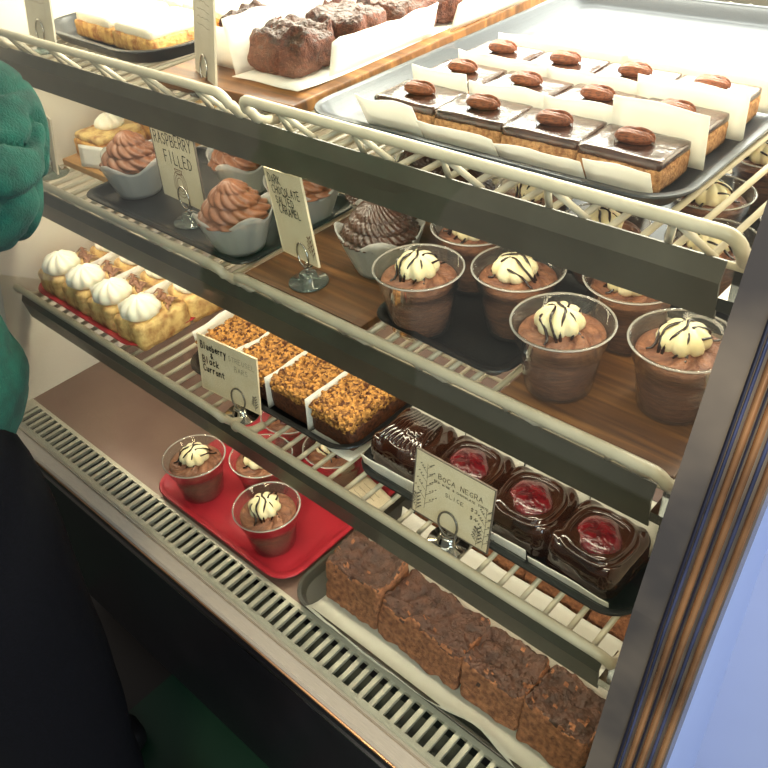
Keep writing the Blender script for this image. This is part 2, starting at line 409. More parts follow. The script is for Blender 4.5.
# the slanted steel frame at the right-hand end with its trims, their colours standing for reflections
def post_strip(name, x0, x1, y0, y1, m, round_=False):
    bm = bmesh.new(); rows = []
    for y, z in GLASS:
        if round_:
            cx, rx = (x0 + x1) / 2, (x1 - x0) / 2
            pr = [(cx + rx * cos(a), y + y1 - (y1 - y0) * sin(a)) for a in [pi * i / 8 for i in range(9)]]
        else: pr = [(x0, y + y1), (x0, y + y0), (x1, y + y0), (x1, y + y1)]
        rows.append([bm.verts.new((px, py, z)) for px, py in pr])
    for a, b in zip(rows, rows[1:]):
        for k in range(len(a)): bm.faces.new((a[k], a[(k + 1) % len(a)], b[(k + 1) % len(a)], b[k]))
    bm.faces.new(rows[0]); bm.faces.new(rows[-1])
    return bm, m, name
post = bmesh.new()
b_, m_, n_ = post_strip('front_frame', -.160, -.0945, -.008, .012, 'postgrey'); fr = obj(n_, b_, m_, case, False)
for nm, a, b, y0, y1, m, rd in (('gasket', -.1345, -.132, -.0095, 0, 'groove', False), ('edge_band', -.132, -.1275, -.0105, 0, 'bluerefl', True), ('trim', -.1275, -.119, -.0115, 0, 'warmtrim', True),
        ('gasket', -.119, -.1175, -.0095, 0, 'groove', False), ('trim', -.1175, -.109, -.0115, 0, 'warmtrim', True), ('edge_band', -.109, -.1035, -.0105, 0, 'bluerefl', True), ('trim', -.1035, -.095, -.0115, 0, 'warmtrim', True)):
    b_, m_, n_ = post_strip(nm, a, b, y0, y1, m, rd); obj(n_, b_, m_, fr)

# ------------------------------------------------------------------ wire shelves
def wire_shelf(x0, x1, yf, yb, zs, label):
    t = thing('wire_shelf', label, 'wire shelf', ((x0 + x1) / 2, yf, zs), 0, 'white wire shelves in the case')
    h = (x1 - x0) / 2; D = yb - yf; y0 = .029
    bm = bmesh.new()
    nb = round(2 * h / .03)
    for i in range(1, nb):
        x = -h + 2 * h * i / nb
        tube(bm, [(x, y0, -WR), (x, D, -WR)], WR, 6)
    for y in (y0, D * .45, D):
        tube(bm, [(-h, y, -WR * (1 if y == y0 else 2.6)), (h, y, -WR * (1 if y == y0 else 2.6))], WR * .9, 6)
    for x in (-h, h): tube(bm, [(x, y0 + .004, -WR), (x, D, -WR)], WR, 6)
    obj('wire_grid', bm, 'wire', t)
    bm = bmesh.new(); Hh = .0365; r = .0060
    pts = [(-h, y0 + .022, -.002), (-h, y0 + .004, .001), (-h, y0 - .008, .008), (-h, .012, .020)]
    rc = .014
    for k in range(6):
        a = pi - (pi / 2) * k / 5; pts.append((-h + rc + rc * cos(a), .008 - .006 * sin(a), Hh - rc + rc * sin(a)))
    pts += [(-x, y, z) for x, y, z in pts[::-1]]
    tube(bm, pts, r, 10)
    obj('front_rail', bm, 'wire', t)
    q = 5
    for i in range(q):
        x = -h + 2 * h * (i + .55) / q
        bm = bmesh.new()
        tube(bm, [(x - .014, y0, -.001), (x - .002, .004, Hh - .004), (x + .002, .004, Hh - .004), (x + .026, y0, -.001)], .0035, 6)
        obj('rail_brace', bm, 'wire', t)
    return t
wire_shelf(XL, XB0, YF['top'], 1.30, Z_TOP, 'white wire shelf under the powdered sugar bars on the top level')
wire_shelf(XB1, XR, YF['top'], 1.30, Z_TOP, 'white wire shelf under the pecan bar tray on the top level')
wire_shelf(XL, XB0, YF['mid'], 1.25, Z_MID, 'white wire shelf under the swirled cupcakes on the middle level')
wire_shelf(XB1, XR, YF['mid'], 1.25, Z_MID, 'white wire shelf under the mousse cups on the middle level')
wire_shelf(XL, XB0, YF['low'], 1.20, Z_LOW, 'white wire shelf under the red tray of cream pastries')
wire_shelf(XB1, XR, YF['low'], 1.20, Z_LOW, 'white wire shelf under the raspberry glazed cakes')

# ------------------------------------------------------------------ signs
FONT = {'A': '0,0 .5,1 1,0|.2,.38 .8,.38', 'B': '0,0 0,1 .65,.95 .75,.7 .6,.53 0,.5|.6,.53 .95,.35 .8,.05 0,0', 'C': '.95,.85 .55,1 .1,.75 .05,.3 .45,0 .95,.15',
 'D': '0,0 0,1 .65,.85 .95,.5 .65,.1 0,0', 'E': '.85,1 0,1 0,0 .9,0|0,.5 .7,.5', 'F': '.85,1 0,1 0,0|0,.52 .65,.52', 'G': '.9,.85 .5,1 .1,.75 .05,.3 .45,0 .9,.15 .9,.45 .55,.45',
 'H': '0,0 0,1|1,0 1,1|0,.5 1,.5', 'I': '.4,0 .4,1', 'K': '0,0 0,1|.85,1 0,.45 .9,0', 'L': '0,1 0,0 .85,0', 'M': '0,0 .1,1 .5,.4 .9,1 1,0', 'N': '0,0 0,1 .9,0 .9,1',
 'O': '.5,1 .1,.8 0,.4 .4,0 .85,.2 .95,.65 .5,1', 'P': '0,0 0,1 .7,.95 .85,.7 .6,.48 0,.45', 'R': '0,0 0,1 .7,.95 .85,.7 .6,.5 0,.47|.35,.48 .95,0',
 'S': '.85,.85 .45,1 .1,.8 .2,.58 .75,.42 .85,.18 .45,0 .05,.15', 'T': '0,1 1,1|.5,1 .5,0', 'U': '0,1 .05,.25 .45,0 .85,.25 .9,1', 'W': '0,1 .25,0 .5,.7 .75,0 1,1', 'Y': '0,1 .5,.5 1,1|.5,.5 .45,0',
 '&': '.95,0 .25,.7 .4,1 .65,.85 .1,.35 .3,0 .9,.4', '$': '.85,.8 .45,.92 .1,.75 .8,.3 .45,.08 .05,.2|.45,1.05 .45,-.05', '3': '.1,.9 .6,1 .8,.75 .4,.52 .85,.3 .5,0 .05,.12', '4': '.7,0 .7,1 0,.35 .95,.35',
 'l': '.4,1 .4,0', 'u': '.1,.6 .15,.1 .5,0 .8,.2|.8,.6 .85,0', 'e': '.1,.32 .85,.35 .6,.62 .15,.45 .2,.1 .6,0 .9,.12', 'b': '.1,1 .1,0 .6,0 .85,.3 .6,.58 .1,.5', 'r': '.15,.6 .15,0|.15,.4 .5,.6 .8,.55',
 'y': '.1,.6 .45,.1|.9,.6 .3,-.4', 'a': '.8,.55 .3,.6 .05,.3 .3,0 .75,.15|.82,.6 .85,0', 'c': '.85,.5 .4,.6 .1,.3 .4,0 .85,.1', 'k': '.1,1 .1,0|.8,.6 .1,.25 .85,0', 'n': '.1,.6 .1,0|.1,.4 .5,.6 .8,.4 .85,0', 't': '.4,.9 .4,.1 .75,0|.05,.62 .8,.62'}

def ribbon(bm, pts, w, y):
    for (a, b), (c, d) in zip(pts, pts[1:]):
        dx, dz = c - a, d - b; L = sqrt(dx * dx + dz * dz) or 1; ux, uz = dx / L, dz / L
        a2, b2, c2, d2 = a - ux * w * .4, b - uz * w * .4, c + ux * w * .4, d + uz * w * .4; px, pz = -uz * w / 2, ux * w / 2
        lo = [bm.verts.new(v) for v in ((a2 + px, y, b2 + pz), (a2 - px, y, b2 - pz), (c2 - px, y, d2 - pz), (c2 + px, y, d2 + pz))]
        bm.faces.new(lo)

def write(bm, text, x, z, h, w, step, y, wobble=0, slope=0, seed=1):
    rnd = random.Random(seed)
    for i, ch in enumerate(text):
        if ch != ' ':
            zz = z + slope * i * step + rnd.uniform(-wobble, wobble); hh = h * (1 + rnd.uniform(-.08, .12) * (wobble > 0))
            for st in FONT[ch].split('|'):
                ribbon(bm, [(x + i * step + float(a.split(',')[0]) * step * .74, zz + float(a.split(',')[1]) * hh) for a in st.split()], w, y)

def sprig(bm, x, z, h, y, seed, w=.0006):
    r = random.Random(seed); ribbon(bm, [(x, z), (x + .001, z + h * .5), (x, z + h)], w, y)
    for i in range(9):
        zz = z + h * (i + 1) / 10; s = -1 if i % 2 else 1; L = h * .16 * (1.2 - i / 14)
        ribbon(bm, [(x, zz), (x + s * L, zz + L * .9)], w, y)
        for k in range(3):
            cx, cz = x + s * L * (.6 + .35 * k), zz + L * (.7 + .3 * k)
            ribbon(bm, [(cx - .0008, cz), (cx + .0008, cz + .0012)], w * 2, y)

def sign(name_label, loc, rz, cw, ch_, lift, tilt, kind, base='puck', cm='card', dx=0, roll=0):
    t = thing('price_sign', name_label, 'sign', loc, rz)
    rot = Matrix.Translation((dx, 0, lift)) @ Matrix.Rotation(R(tilt), 4, 'X') @ Matrix.Rotation(R(roll), 4, 'Y')
    def part(nm, bm, m, par, sm=False, pl=True):
        if pl: bm.transform(rot)
        return obj(nm, bm, m, par, sm)
    bm = bmesh.new(); box(bm, -cw / 2, cw / 2, -.0008, .0008, 0, ch_, .0004)
    cd = part('card', bm, cm, t)
    bm = bmesh.new(); f = .0012
    for a in ((-cw / 2 - f, -cw / 2, 0, ch_), (cw / 2, cw / 2 + f, 0, ch_), (-cw / 2 - f, cw / 2 + f, ch_, ch_ + f), (-cw / 2 - f, cw / 2 + f, -f, 0)):
        box(bm, a[0], a[1], -.0014, .0014, a[2], a[3])
    part('card_sleeve', bm, 'frame' if kind in ('rasp', 'boca') else cm, cd)
    y = -.0013; W = cw
    if kind == 'rasp':
        bm = bmesh.new(); write(bm, 'RASPBERRY', -W * .44, ch_ - .024, .0165, .0016, W * .098, y, .001, .02, 3); write(bm, 'FILLED', -W * .27, ch_ - .05, .0165, .0016, W * .11, y, .0012, 0, 5)
        part('lettering', bm, 'ink', cd)
        bm = bmesh.new(); c = (.0, .028)
        for rr in (.008, .012, .016): ribbon(bm, [(c[0] + rr * cos(a), c[1] + rr * 1.25 * sin(a)) for a in [TAU * i / 14 for i in range(15)]], .0009, y)
        ribbon(bm, [(-.009, .05), (.009, .05), (.007, .044), (-.007, .044), (-.009, .05)], .0012, y)
        part('drawing', bm, 'inkrust', cd)
    elif kind == 'salted':
        bm = bmesh.new(); z = ch_ - .016
        for s, tx in enumerate(('DARK', 'CHOCOLATE', 'SALTED', 'CARAMEL')):
            write(bm, tx, -W * .43 + .004 * s, z - s * .0125, .0100, .0014, W * .088, y, .0008, 0, s + 2)
        part('lettering', bm, 'ink', cd)
        bm = bmesh.new(); sprig(bm, W * .40, .006, .03, y, 4); part('drawing', bm, 'inkrust', cd)
    elif kind == 'boca':
        bm = bmesh.new(); write(bm, 'BOCA NEGRA', -W * .19, ch_ - .0245, .0062, .0007, W * .058, y, .0003, 0, 2)
        write(bm, 'RED WINE & CHOCOLATE TORTE', -W * .24, ch_ - .031, .0026, .0005, W * .027, y)
        write(bm, 'SLICE', -W * .08, ch_ - .043, .0048, .0006, W * .05, y, .0003); write(bm, '$3', W * .25, ch_ - .043, .005, .0006, W * .05, y); write(bm, '$4', W * .25, ch_ - .054, .005, .0006, W * .05, y)
        part('lettering', bm, 'ink', cd)
        bm = bmesh.new(); sprig(bm, -W * .34, .012, ch_ * .72, y, 1); sprig(bm, -W * .45, .002, ch_ * .3, y, 8); part('drawing', bm, 'inkgrey', cd)
        bm = bmesh.new(); sprig(bm, W * .44, .004, ch_ * .6, y, 2); sprig(bm, W * .36, .002, ch_ * .3, y, 3); part('drawing', bm, 'inkgrey', cd)
    elif kind == 'streusel':
        bm = bmesh.new(); write(bm, 'Blueberry', -W * .45, ch_ - .019, .0105, .0019, W * .05, y, .0004); write(bm, '&', -W * .29, ch_ - .031, .0085, .0016, W * .06, y)
        write(bm, 'Black', -W * .44, ch_ - .042, .0105, .0019, W * .06, y, .0004); write(bm, 'Currant', -W * .44, ch_ - .056, .0105, .0019, W * .055, y, .0004)
        part('lettering', bm, 'ink', cd)
        bm = bmesh.new(); write(bm, 'STREUSEL', W * .03, ch_ - .021, .0075, .0006, W * .056, y, .0003); write(bm, 'BARS', W * .12, ch_ - .035, .0075, .0006, W * .06, y, .0003); part('lettering', bm, 'inkgrey', cd)
        bm = bmesh.new(); sprig(bm, W * .43, .003, .022, y, 6)
        part('drawing', bm, 'inkgrey', cd)
    else:
        bm = bmesh.new(); r = random.Random(len(name_label))
        for i in range(4):
            x = -W * .3; z = ch_ - .02 - i * .009
            ribbon(bm, [(x + W * .6 * k / 8, z + r.uniform(-.0012, .0012)) for k in range(9)], .0006, y)
        part('lettering', bm, 'inkgrey', cd)
    # wire ring clip, in front of the card, and the foot it stands on
    bm = bmesh.new(); rr = .0165; cz = lift * .9 + rr * .75
    tl = R(tilt)
    for off in (-.003, .0032):
        tube(bm, [(rr * .82 * cos(a), off - sin(tl) * (cz + rr * sin(a) - lift), cz + rr * sin(a)) for a in [TAU * i / 28 for i in range(28)]], .0014, 6, True)
    tube(bm, [(0, 0, .01), (0, 0, cz - rr + .001)], .0022, 8)
    obj('ring_clip', bm, 'chrome' if base != 'dark' else 'postgrey', t)
    bm = bmesh.new()
    lathe(bm, [(.0255, 0), (.026, .002), (.0245, .0035), (.0145, .0045), (.0125, .008), (.011, .014), (.008, .0155)], 28)
    obj('base', bm, {'puck': 'puck', 'dark': 'chrome'}[base], t)
    return t
sign('cream card in a ring clip reading RASPBERRY FILLED', (-.968, .592, Z_MID + .0035), R(-2), .106, .106, .030, -2, 'rasp', dx=-.004)
sign('narrow-looking turned card reading SALTED CARAMEL in a glass-footed clip', (-.690, .568, Z_MID + .0105), R(-13), .092, .108, .030, 0, 'salted', dx=-.012, roll=-9)
sign('cream card reading BOCA NEGRA in a ring clip before the raspberry cakes', (-.407, .488, Z_LOW), R(0), .109, .088, .022, -10, 'boca', 'dark')
sign('white card reading Blueberry & Black Currant STREUSEL BARS', (-.785, .489, Z_LOW), R(5), .116, .088, .020, -8, 'streusel', 'dark', dx=-.018)
sign('worn blank-looking card beside the powdered sugar bars, nearest the end wall', (-1.285, .605, Z_TOP), R(-4), .088, .098, .018, -10, 'worn', 'puck', 'cardgrey')
sign('tall grey card standing between the sugar bars and the wrapped brownies', (-.895, .618, Z_TOP), R(-20), .080, .108, .018, -10, 'worn', 'puck', 'cardgrey')
sign('grey card beside the teal sleeve, before the cream-topped tarts', (-1.325, .570, Z_MID), R(-14), .070, .088, .012, -10, 'worn', 'puck', 'cardgrey')

# ------------------------------------------------------------------ food prototypes
def mousse_cup(label, loc, rz=0, group='chocolate mousse cups', berry=False):
    t = thing('mousse_cup', label, 'dessert cup', loc, rz, group); t.scale = (1.07, 1.07, .86)
    bm = bmesh.new()
    lathe(bm, [(.0305, .0005), (.0315, 0), (.0325, .002), (.0375, .045), (.0395, .064), (.0425, .066), (.0455, .086), (.0475, .087), (.0480, .0885), (.0472, .090), (.0450, .0895), (.0440, .0865), (.0412, .0675), (.0385, .066), (.0365, .046), (.0318, .004), (.030, .003)], 40)
    cup = obj('cup', bm, 'cup', t)
    bm = bmesh.new()
    tube(bm, [(.0470 * cos(a), .0470 * sin(a), .0887) for a in [TAU * i / 40 for i in range(40)]], .0013, 6, True)
    obj('rim', bm, 'cuprim', cup)
    bm = bmesh.new()
    prof = [(.0305, .0035), (.0312, .005), (.0358, .046), (.0378, .0645), (.0395, .0725)]
    def md(r, z, a, i): return (r * (1 + .006 * sin(3 * a + 90 * z) * sin(140 * z)), z) if 0 < i < 4 else (r, z)
    fine = [prof[0], prof[1]] + [(.0312 + (.0378 - .0312) * k / 10, .005 + .0595 * k / 10) for k in range(1, 11)]
    top = [(.0395 * (1 - k / 14), 0) for k in range(14)]
    def md2(r, z, a, i):
        if i < 12: return (r * (1 + .008 * sin(2 * a + 160 * z) * sin(230 * z + a)) if i > 1 else r, z)
        h = .0725 + .010 * (1 - (r / .0395) ** 1.3)
        return r, h + .0062 * (abs(sin(3.5 * a + 100 * r)) ** .8 - .5) * min(1, r / .012) * min(1, (.0395 - r) / .006 + .1)
    lathe(bm, fine + top, 56, md2)
    obj('mousse', bm, 'mousse', t)
    ox, oy = -.002, .003
    if berry:
        bm = bmesh.new(); blob(bm, (ox + .006, oy - .01, .0755), (.034, .028, .008), (8, 8, 4), .8, .0015, 60, 4); obj('jelly', bm, 'berry', t)
    bm = bmesh.new(); zb = .0765
    def rose(r, z, a, i): w = abs(sin(4 * a + 26 * (z - zb))) ** .7; return r * (.80 + .26 * w), z + .002 * w * (z > zb + .002)
    q = 1 if not berry else .8
    lathe(bm, [(.0175 * q, zb), (.0215 * q, zb + .004), (.0222 * q, zb + .010), (.0205 * q, zb + .016), (.0165 * q, zb + .0215), (.0105 * q, zb + .026), (.003 * q, zb + .0285)], 54, rose, (ox, oy + (.008 if berry else 0), 0))
    obj('cream', bm, 'cream', t)
    bm = bmesh.new()
    rn = random.Random(4)
    for s, x in enumerate((-.016, -.0075, .001, .0095, .0165)):
        pts = []
        for k in range(13):
            y = -.024 + .048 * k / 12; rr = sqrt(x * x + y * y)
            z = zb + .0287 - .0287 * (min(rr, .0255) / .0245) ** 2.4
            pts.append((ox + x + .003 * sin(k * .9 + s * 2) + y * .25, oy + (.008 if berry else 0) + y, max(z + .0022, zb + .003)))
        tube(bm, pts, [.0010 + .0006 * abs(sin(k * .8 + s)) for k in range(13)], 6)
    obj('drizzle', bm, 'drizzle', t)
    return t
CUP = mousse_cup('mousse cup at the front of the black tray, beside the turned card', (-.518, .583, Z_MID + .0075), .4)
def cup_at(x, y, z, rz, label, src=None): return dup(src or CUP, label, (x, y, z), rz)
ZTB = Z_MID + .0075; ZBD = Z_MID + .0105
cup_at(-.429, .645, ZTB, 1.9, 'mousse cup second from the turned card, behind the black tray gap')
cup_at(-.527, .695, ZTB, 2.8, 'mousse cup half hidden under the top front bar beside the dark cupcake')
cup_at(-.333, .581, ZBD, .9, 'large mousse cup at the front edge of the wooden board, fully in view')
cup_at(-.228, .620, ZBD, 0, 'mousse cup on the wooden board nearest the steel end frame')
cup_at(-.318, .690, ZBD, 2.2, 'mousse cup behind the two board cups, its rim cut by the top front bar')
ZT2 = Z_MID + .0085
for x, y, rz, lb in ((-.52, .815, .3, 'mousse cup under the front edge of the pecan bar tray, seen through the top rail'), (-.405, .785, 1.2, 'mousse cup below the braces of the top rail, second of the row behind'),
        (-.290, .815, 2, 'mousse cup below the top rail, cream seen between two white wires'), (-.342, .925, 2.6, 'mousse cup in full light beyond the corner of the pecan bar tray'),
        (-.226, .915, .7, 'mousse cup under the top wires nearest the end frame'), (-.330, 1.07, 1.6, 'farthest mousse cup, half seen past the upper corner of the tray'), (-.226, 1.03, 2.9, 'mousse cup beside the end panel under the top wires, behind the lit ones'), (-.455, .915, .1, 'mousse cup hidden mostly below the pecan bar tray')):
    cup_at(x, y, ZT2, rz, lb)
ZRT = DECK + .0045
cup_at(-.912, .462, ZRT, .2, 'mousse cup at the far front corner of the lower red tray')
cup_at(-.735, .462, ZRT, 1.1, 'mousse cup alone at the near front of the lower red tray')
cup_at(-.826, .530, ZRT, 2.4, 'mousse cup between the two front ones on the lower red tray, cut by the bar')
BC = mousse_cup('mousse cup with raspberry jelly below the streusel sign', (-.864, .630, ZRT), .5, 'raspberry mousse cups', True)
dup(BC, 'raspberry mousse cup seen between wires under the streusel tray corner', (-.748, .618, ZRT), 1.7)
dup(BC, 'raspberry mousse cup behind the folded white label on the deck', (-.706, .720, ZRT), 2.6)
dup(BC, 'raspberry mousse cup hidden deepest on the lower red tray', (-.822, .738, ZRT), .9)

def swirl(bm, c, R0, H, turns, fine, depth, seg=72, rows=46, lean=0):
    def md(r, z, a, i):
        t = i / (rows - 1); env = sin(min(1, (1 - t) * 3) * pi / 2)
        rope = abs(sin(.5 * (TAU * turns * t + a))) ** .7
        g = abs(sin(.5 * fine * a + turns * TAU * t * .55)) ** .6 - .6
        return r * (1 - depth * (1 - rope)) * (1 + .15 * g * env), z + .0016 * g * env
    pr = []
    for i in range(rows):
        t = i / (rows - 1); pr.append((R0 * (1 - t) ** .62 * (1 if i else .9) + .0012, H * t))
    lathe(bm, pr, seg, md, c)

def cupcake(label, loc, rz, frost, liner, group, sc=1, zz=0):
    t = thing('cupcake', label, 'cupcake', loc, rz, group); t.scale = (1.12, 1.12, 1)
    bm = bmesh.new()
    def md(r, z, a, i): 
        k = z / .052
        return r * (1 + .10 * k * cos(4 * a + .3) + .03 * abs(sin(10 * a)) * min(1, k * 2)), z * (1 + (.34 * abs(cos(2 * a + .15)) ** 2.2 - .14) * max(0, (k - .4) / .6))
    lathe(bm, [(.0285, 0)] + [(.030 + .0155 * k / 8, .052 * k / 8) for k in range(9)] + [(.0445, .0515)] + [(.029 + .0155 * k / 8, .052 * k / 8 + .001) for k in range(8, -1, -1)], 64, md)
    obj('paper_liner', bm, liner, t)
    bm = bmesh.new()
    lathe(bm, [(.027, .0015), (.0285, .003), (.0355, .034), (.0375, .043), (.035, .049), (.02, .053)], 40, lambda r, z, a, i: (r * (1 + .012 * sin(9 * a + 60 * z)), z))
    obj('cake', bm, 'cake', t)
    bm = bmesh.new(); swirl(bm, (0, 0, .046), .0445, .052, 3.2 if frost == 'frost' else 4.2, 13 if frost == 'frost' else 30, .16 if frost == 'frost' else .07, 104, 52)
    obj('frosting', bm, frost, t)
    return t
G = 'swirled chocolate cupcakes on the middle shelf'
ZCT = Z_MID + .0045
CC = cupcake('milk chocolate cupcake beside the cream-topped tarts', (-1.128, .612, ZCT), .3, 'frost', 'liner', G)
dup(CC, 'milk chocolate cupcake in front, directly beside the RASPBERRY FILLED card', (-.848, .588, ZCT), 1.3)
dup(CC, 'milk chocolate cupcake behind the turned SALTED CARAMEL card', (-.832, .700, ZCT), 2.2)
CD = cupcake('dark chocolate cupcake in a pale tulip paper beside the mousse cups', (-.640, .652, ZBD), .8, 'frostdark', 'liner', G)
dup(CD, 'dark ridged cupcake between the turned card and the tulip-paper cupcake', (-.716, .742, ZBD), 2)
dup(CC, 'milk chocolate cupcake in the shaded second row beyond RASPBERRY FILLED', (-.985, .715, ZCT), .5)
dup(CD, 'dark cupcake in the back row, seen under the wrapped brownies', (-.720, .850, ZBD), .4)
dup(CD, 'dark cupcake in the back row, seen under the pecan bar tray corner', (-.620, .79, ZBD), 1.1)

# ------------------------------------------------------------------ boards and trays
def board(label, x0, x1, y0, y1, z, h, m, rz=0):
    bm = bmesh.new(); w, d = x1 - x0, y1 - y0; box(bm, -w / 2, w / 2, -d / 2, d / 2, 0, h, .002)
    o = obj('wooden_board', bm, m, None, False); o.location = ((x0 + x1) / 2, (y0 + y1) / 2, z); o.rotation_euler.z = rz
    return tag(o, label, 'board')
def tray(label, cx, cy, z, L, W, h, m, rz=0, rc=.035, name='serving_tray', slope=.012, lip=.008):
    o = obj(name, tray_mesh(L, W, h, rc, slope, lip), m, None, True); o.location = (cx, cy, z); o.rotation_euler.z = rz
    md = o.modifiers.new('bevel', 'EDGE_SPLIT'); md.split_angle = R(50)
    return tag(o, label, 'tray')
ZS = .0003
tray('black oval tray of powdered sugar bars on the top shelf', -1.190, .885, Z_TOP + ZS, .335, .53, .022, 'blacktray', R(-3), .075)
board('long wooden board under the wrapped brownies on the top shelf', -.995, -.737, .600, 1.22, Z_TOP + ZS, .016, 'boardy', R(3))
tray('large dark tray holding rows of pecan bars on the top shelf', -.481, .908, Z_TOP + ZS, .450, .615, .020, 'steeltray', R(1), .045, 'baking_tray')
board('wooden board under the cream-topped tarts by the end wall', -1.345, -1.205, .600, .90, Z_MID + ZS, .012, 'boardtan')
tray('dark tray under the milk chocolate cupcakes', -.985, .655, Z_MID + ZS, .40, .235, .014, 'blacktray', 0, .03)
board('wooden board under the turned card and the dark cupcakes', -.778, -.568, .535, .88, Z_MID + ZS, .010, 'boarddark')
tray('black tray with a woven pattern holding mousse cups by the turned card', -.468, .655, Z_MID + ZS, .195, .225, .022, 'blacktray', R(-3), .03)
board('wooden board under the mousse cups by the end frame', -.372, -.180, .528, .750, Z_MID + ZS, .010, 'board')
tray('black tray of mousse cups at the back under the pecan bars', -.370, .945, Z_MID + ZS, .39, .385, .014, 'blacktray', 0, .03)
tray('red plastic tray of cream-topped pastries on the lowest wire shelf', -1.190, .585, Z_LOW + ZS, .335, .225, .020, 'redtray', 0, .04)
tray('black tray of streusel bars on the lowest wire shelf', -.762, .592, Z_LOW + ZS, .355, .190, .024, 'blacktray', R(1), .045)
tray('black tray of glossy raspberry cakes on the lowest wire shelf', -.384, .590, Z_LOW + ZS, .395, .180, .016, 'blacktray', 0, .04)
tray('red plastic tray of mousse cups on the case floor', -.818, .612, DECK + ZS, .335, .41, .014, 'redtray', 0, .04)
tray('smoky dark tray of chocolate brownies on the case floor', -.402, .553, DECK + ZS, .485, .302, .016, 'smoketray', 0, .045, slope=.004, lip=.005)

# ------------------------------------------------------------------ parchment
def strip_paper(label, x0, x1, y, z, h, lean, seed, m='paper', wav=.004, rag=.006, along='x', group='white parchment strips', th=.0004):
    """a standing, slightly wavy strip of paper; along x or along y"""
    t = bmesh.new(); L = x1 - x0
    def fn(u, v):
        e = 1 + rag / h * nz((u * L, 0, 0), 25, seed)
        zz = h * v * e; o = lean * v + wav * nz((u * L, v * h, 0), 14, seed) * v
        return (u * L - L / 2, o, zz) if along == 'x' else (o, u * L - L / 2, zz)
    sheet(t, fn, max(6, int(L / .012)), 5, th)
    o = obj('parchment_strip', t, m); o.location = ((x0 + x1) / 2, y, z) if along == 'x' else (y, (x0 + x1) / 2, z)
    return tag(o, label, 'paper', group)
def flat_paper(label, cx, cy, z, L, W, seed, curl=0, m='parch', group='parchment sheets under food', lift=.0006, rz=0, front=0):
    t = bmesh.new()
    def fn(u, v):
        e = (max(0, .22 - v) / .22) ** 2 * curl * (1 + .6 * nz((u * L, 0, 0), 9, seed)) + (max(0, v - .85) / .15) ** 2 * front
        return ((u - .5) * L, (v - .5) * W + .012 * nz((u * L, 0, 0), 12, seed + 2) * (1 - v), e + (.0025 * abs(nz((u * L, v * W, 0), 34, seed + 6)) * max(0, 1 - 3 * v) if curl > .01 else 0))
    sheet(t, fn, 30, 14, .0003)
    o = obj('parchment_sheet', t, m); o.location = (cx, cy, z + lift); o.rotation_euler.z = rz
    return tag(o, label, 'paper', group)

# ------------------------------------------------------------------ top shelf food
def sugar_bar(label, loc, rz, seed, sz=(.112, .118, .034)):
    t = thing('sugar_bar', label, 'pastry', loc, rz, 'powdered sugar bars')
    bm = bmesh.new(); blob(bm, (0, 0, 0), (sz[0], sz[1], sz[2] * .8), (10, 12, 5), .3, .003, 35, seed); obj('golden_base', bm, 'bananapie', t)
    bm = bmesh.new(); blob(bm, (0, 0, sz[2] * .66), (sz[0] * .93, sz[1] * .94, sz[2] * .45), (10, 12, 3), .5, .002, 40, seed + 1); obj('sugar_top', bm, 'sugar', t)
    return t
zt = Z_TOP + .0045
sb = sugar_bar('powdered sugar bar at the front corner of the oval tray', (-1.118, .715, zt), R(-3), 1)
for i, (x, y, lb) in enumerate(((-1.236, .722, 'powdered sugar bar beside the front-corner one, behind the worn card'), (-1.111, .838, 'powdered sugar bar of the second row, touching the tall grey card'), (-1.229, .845, 'powdered sugar bar in the second row towards the end wall'),
      (-1.104, .960, 'powdered sugar bar of the third row, beside the brownie board'), (-1.222, .968, 'powdered sugar bar in the third row towards the end wall'))):
    dup(sb, lb, (x, y, zt), R(-3) + (pi if i % 2 else 0))

def brownie_fn(seed, crater=.008):
    def fn(p, a, b, c):
        if b < 0: p.y += .007 * (c + 1) * -b
        if c > .5:
            k = (c - .5) * 2
            cr = abs(nz(p, 38, seed + 9)) * 1.3 + abs(nz(p, 95, seed + 4)) * .55
            edge = max(abs(a), abs(b)) ** 6
            p.z -= k * (crater * (.55 - cr) + .004 * (1 - edge) * 1.0)
        return p
    return fn
def brownie(label, loc, rz, size, seed, mats=('brownie',), group=None, amp=.0035, crater=.010, rnd=.16):
    bm = bmesh.new(); blob(bm, (0, 0, 0), size, (30, 26, 14), rnd, amp, 55, seed, brownie_fn(seed, crater))
    bm.normal_update()
    if len(mats) > 1:
        for f in bm.faces:
            if f.normal.z > .55 and f.calc_center_median().z > size[2] * .55: f.material_index = 1
    o = obj('brownie', bm, list(mats)); o.location = loc; o.rotation_euler.z = rz
    return tag(o, label, 'brownie', group)
zb = Z_TOP + .0165
for i, (x, y) in enumerate(((-.795, .735), (-.790, .828), (-.785, .921), (-.780, 1.014), (-.775, 1.105))):
    brownie(['wrapped brownie at the front end of the board, its crumbly end facing out', 'second wrapped brownie from the front of the row by the pecan tray', 'third wrapped brownie along the board beside the pecan tray',
      'fourth wrapped brownie along the board beside the pecan tray', 'rearmost brownie on the board beside the pecan tray'][i], (x - .022, y - .035, zb + .0012), R(3 + 4 * sin(i * 2)), (.096, .089, .056), 20 + i, ('browniered', 'browntop'), 'brownies wrapped on the board', .0065, rnd=.5)
for i, (x, y) in enumerate(((-.918, .765), (-.912, .858), (-.906, .951), (-.900, 1.044))):
    brownie(['wrapped brownie behind the tall grey card, at the front of the far row', 'second brownie of the far row on the board, toward the sugar bars', 'third brownie of the far row on the board, in bright light', 'last brownie of the far row on the board'][i], (x, y - .035, zb + .0012), R(3), (.090, .089, .056), 30 + i, ('browniered', 'browntop'), 'brownies wrapped on the board', .0065, rnd=.5)
strip_paper('tall parchment standing between the two rows of brownies', .645, 1.12, -.868, zb, .066, -.010, 3, along='y', rag=.010)
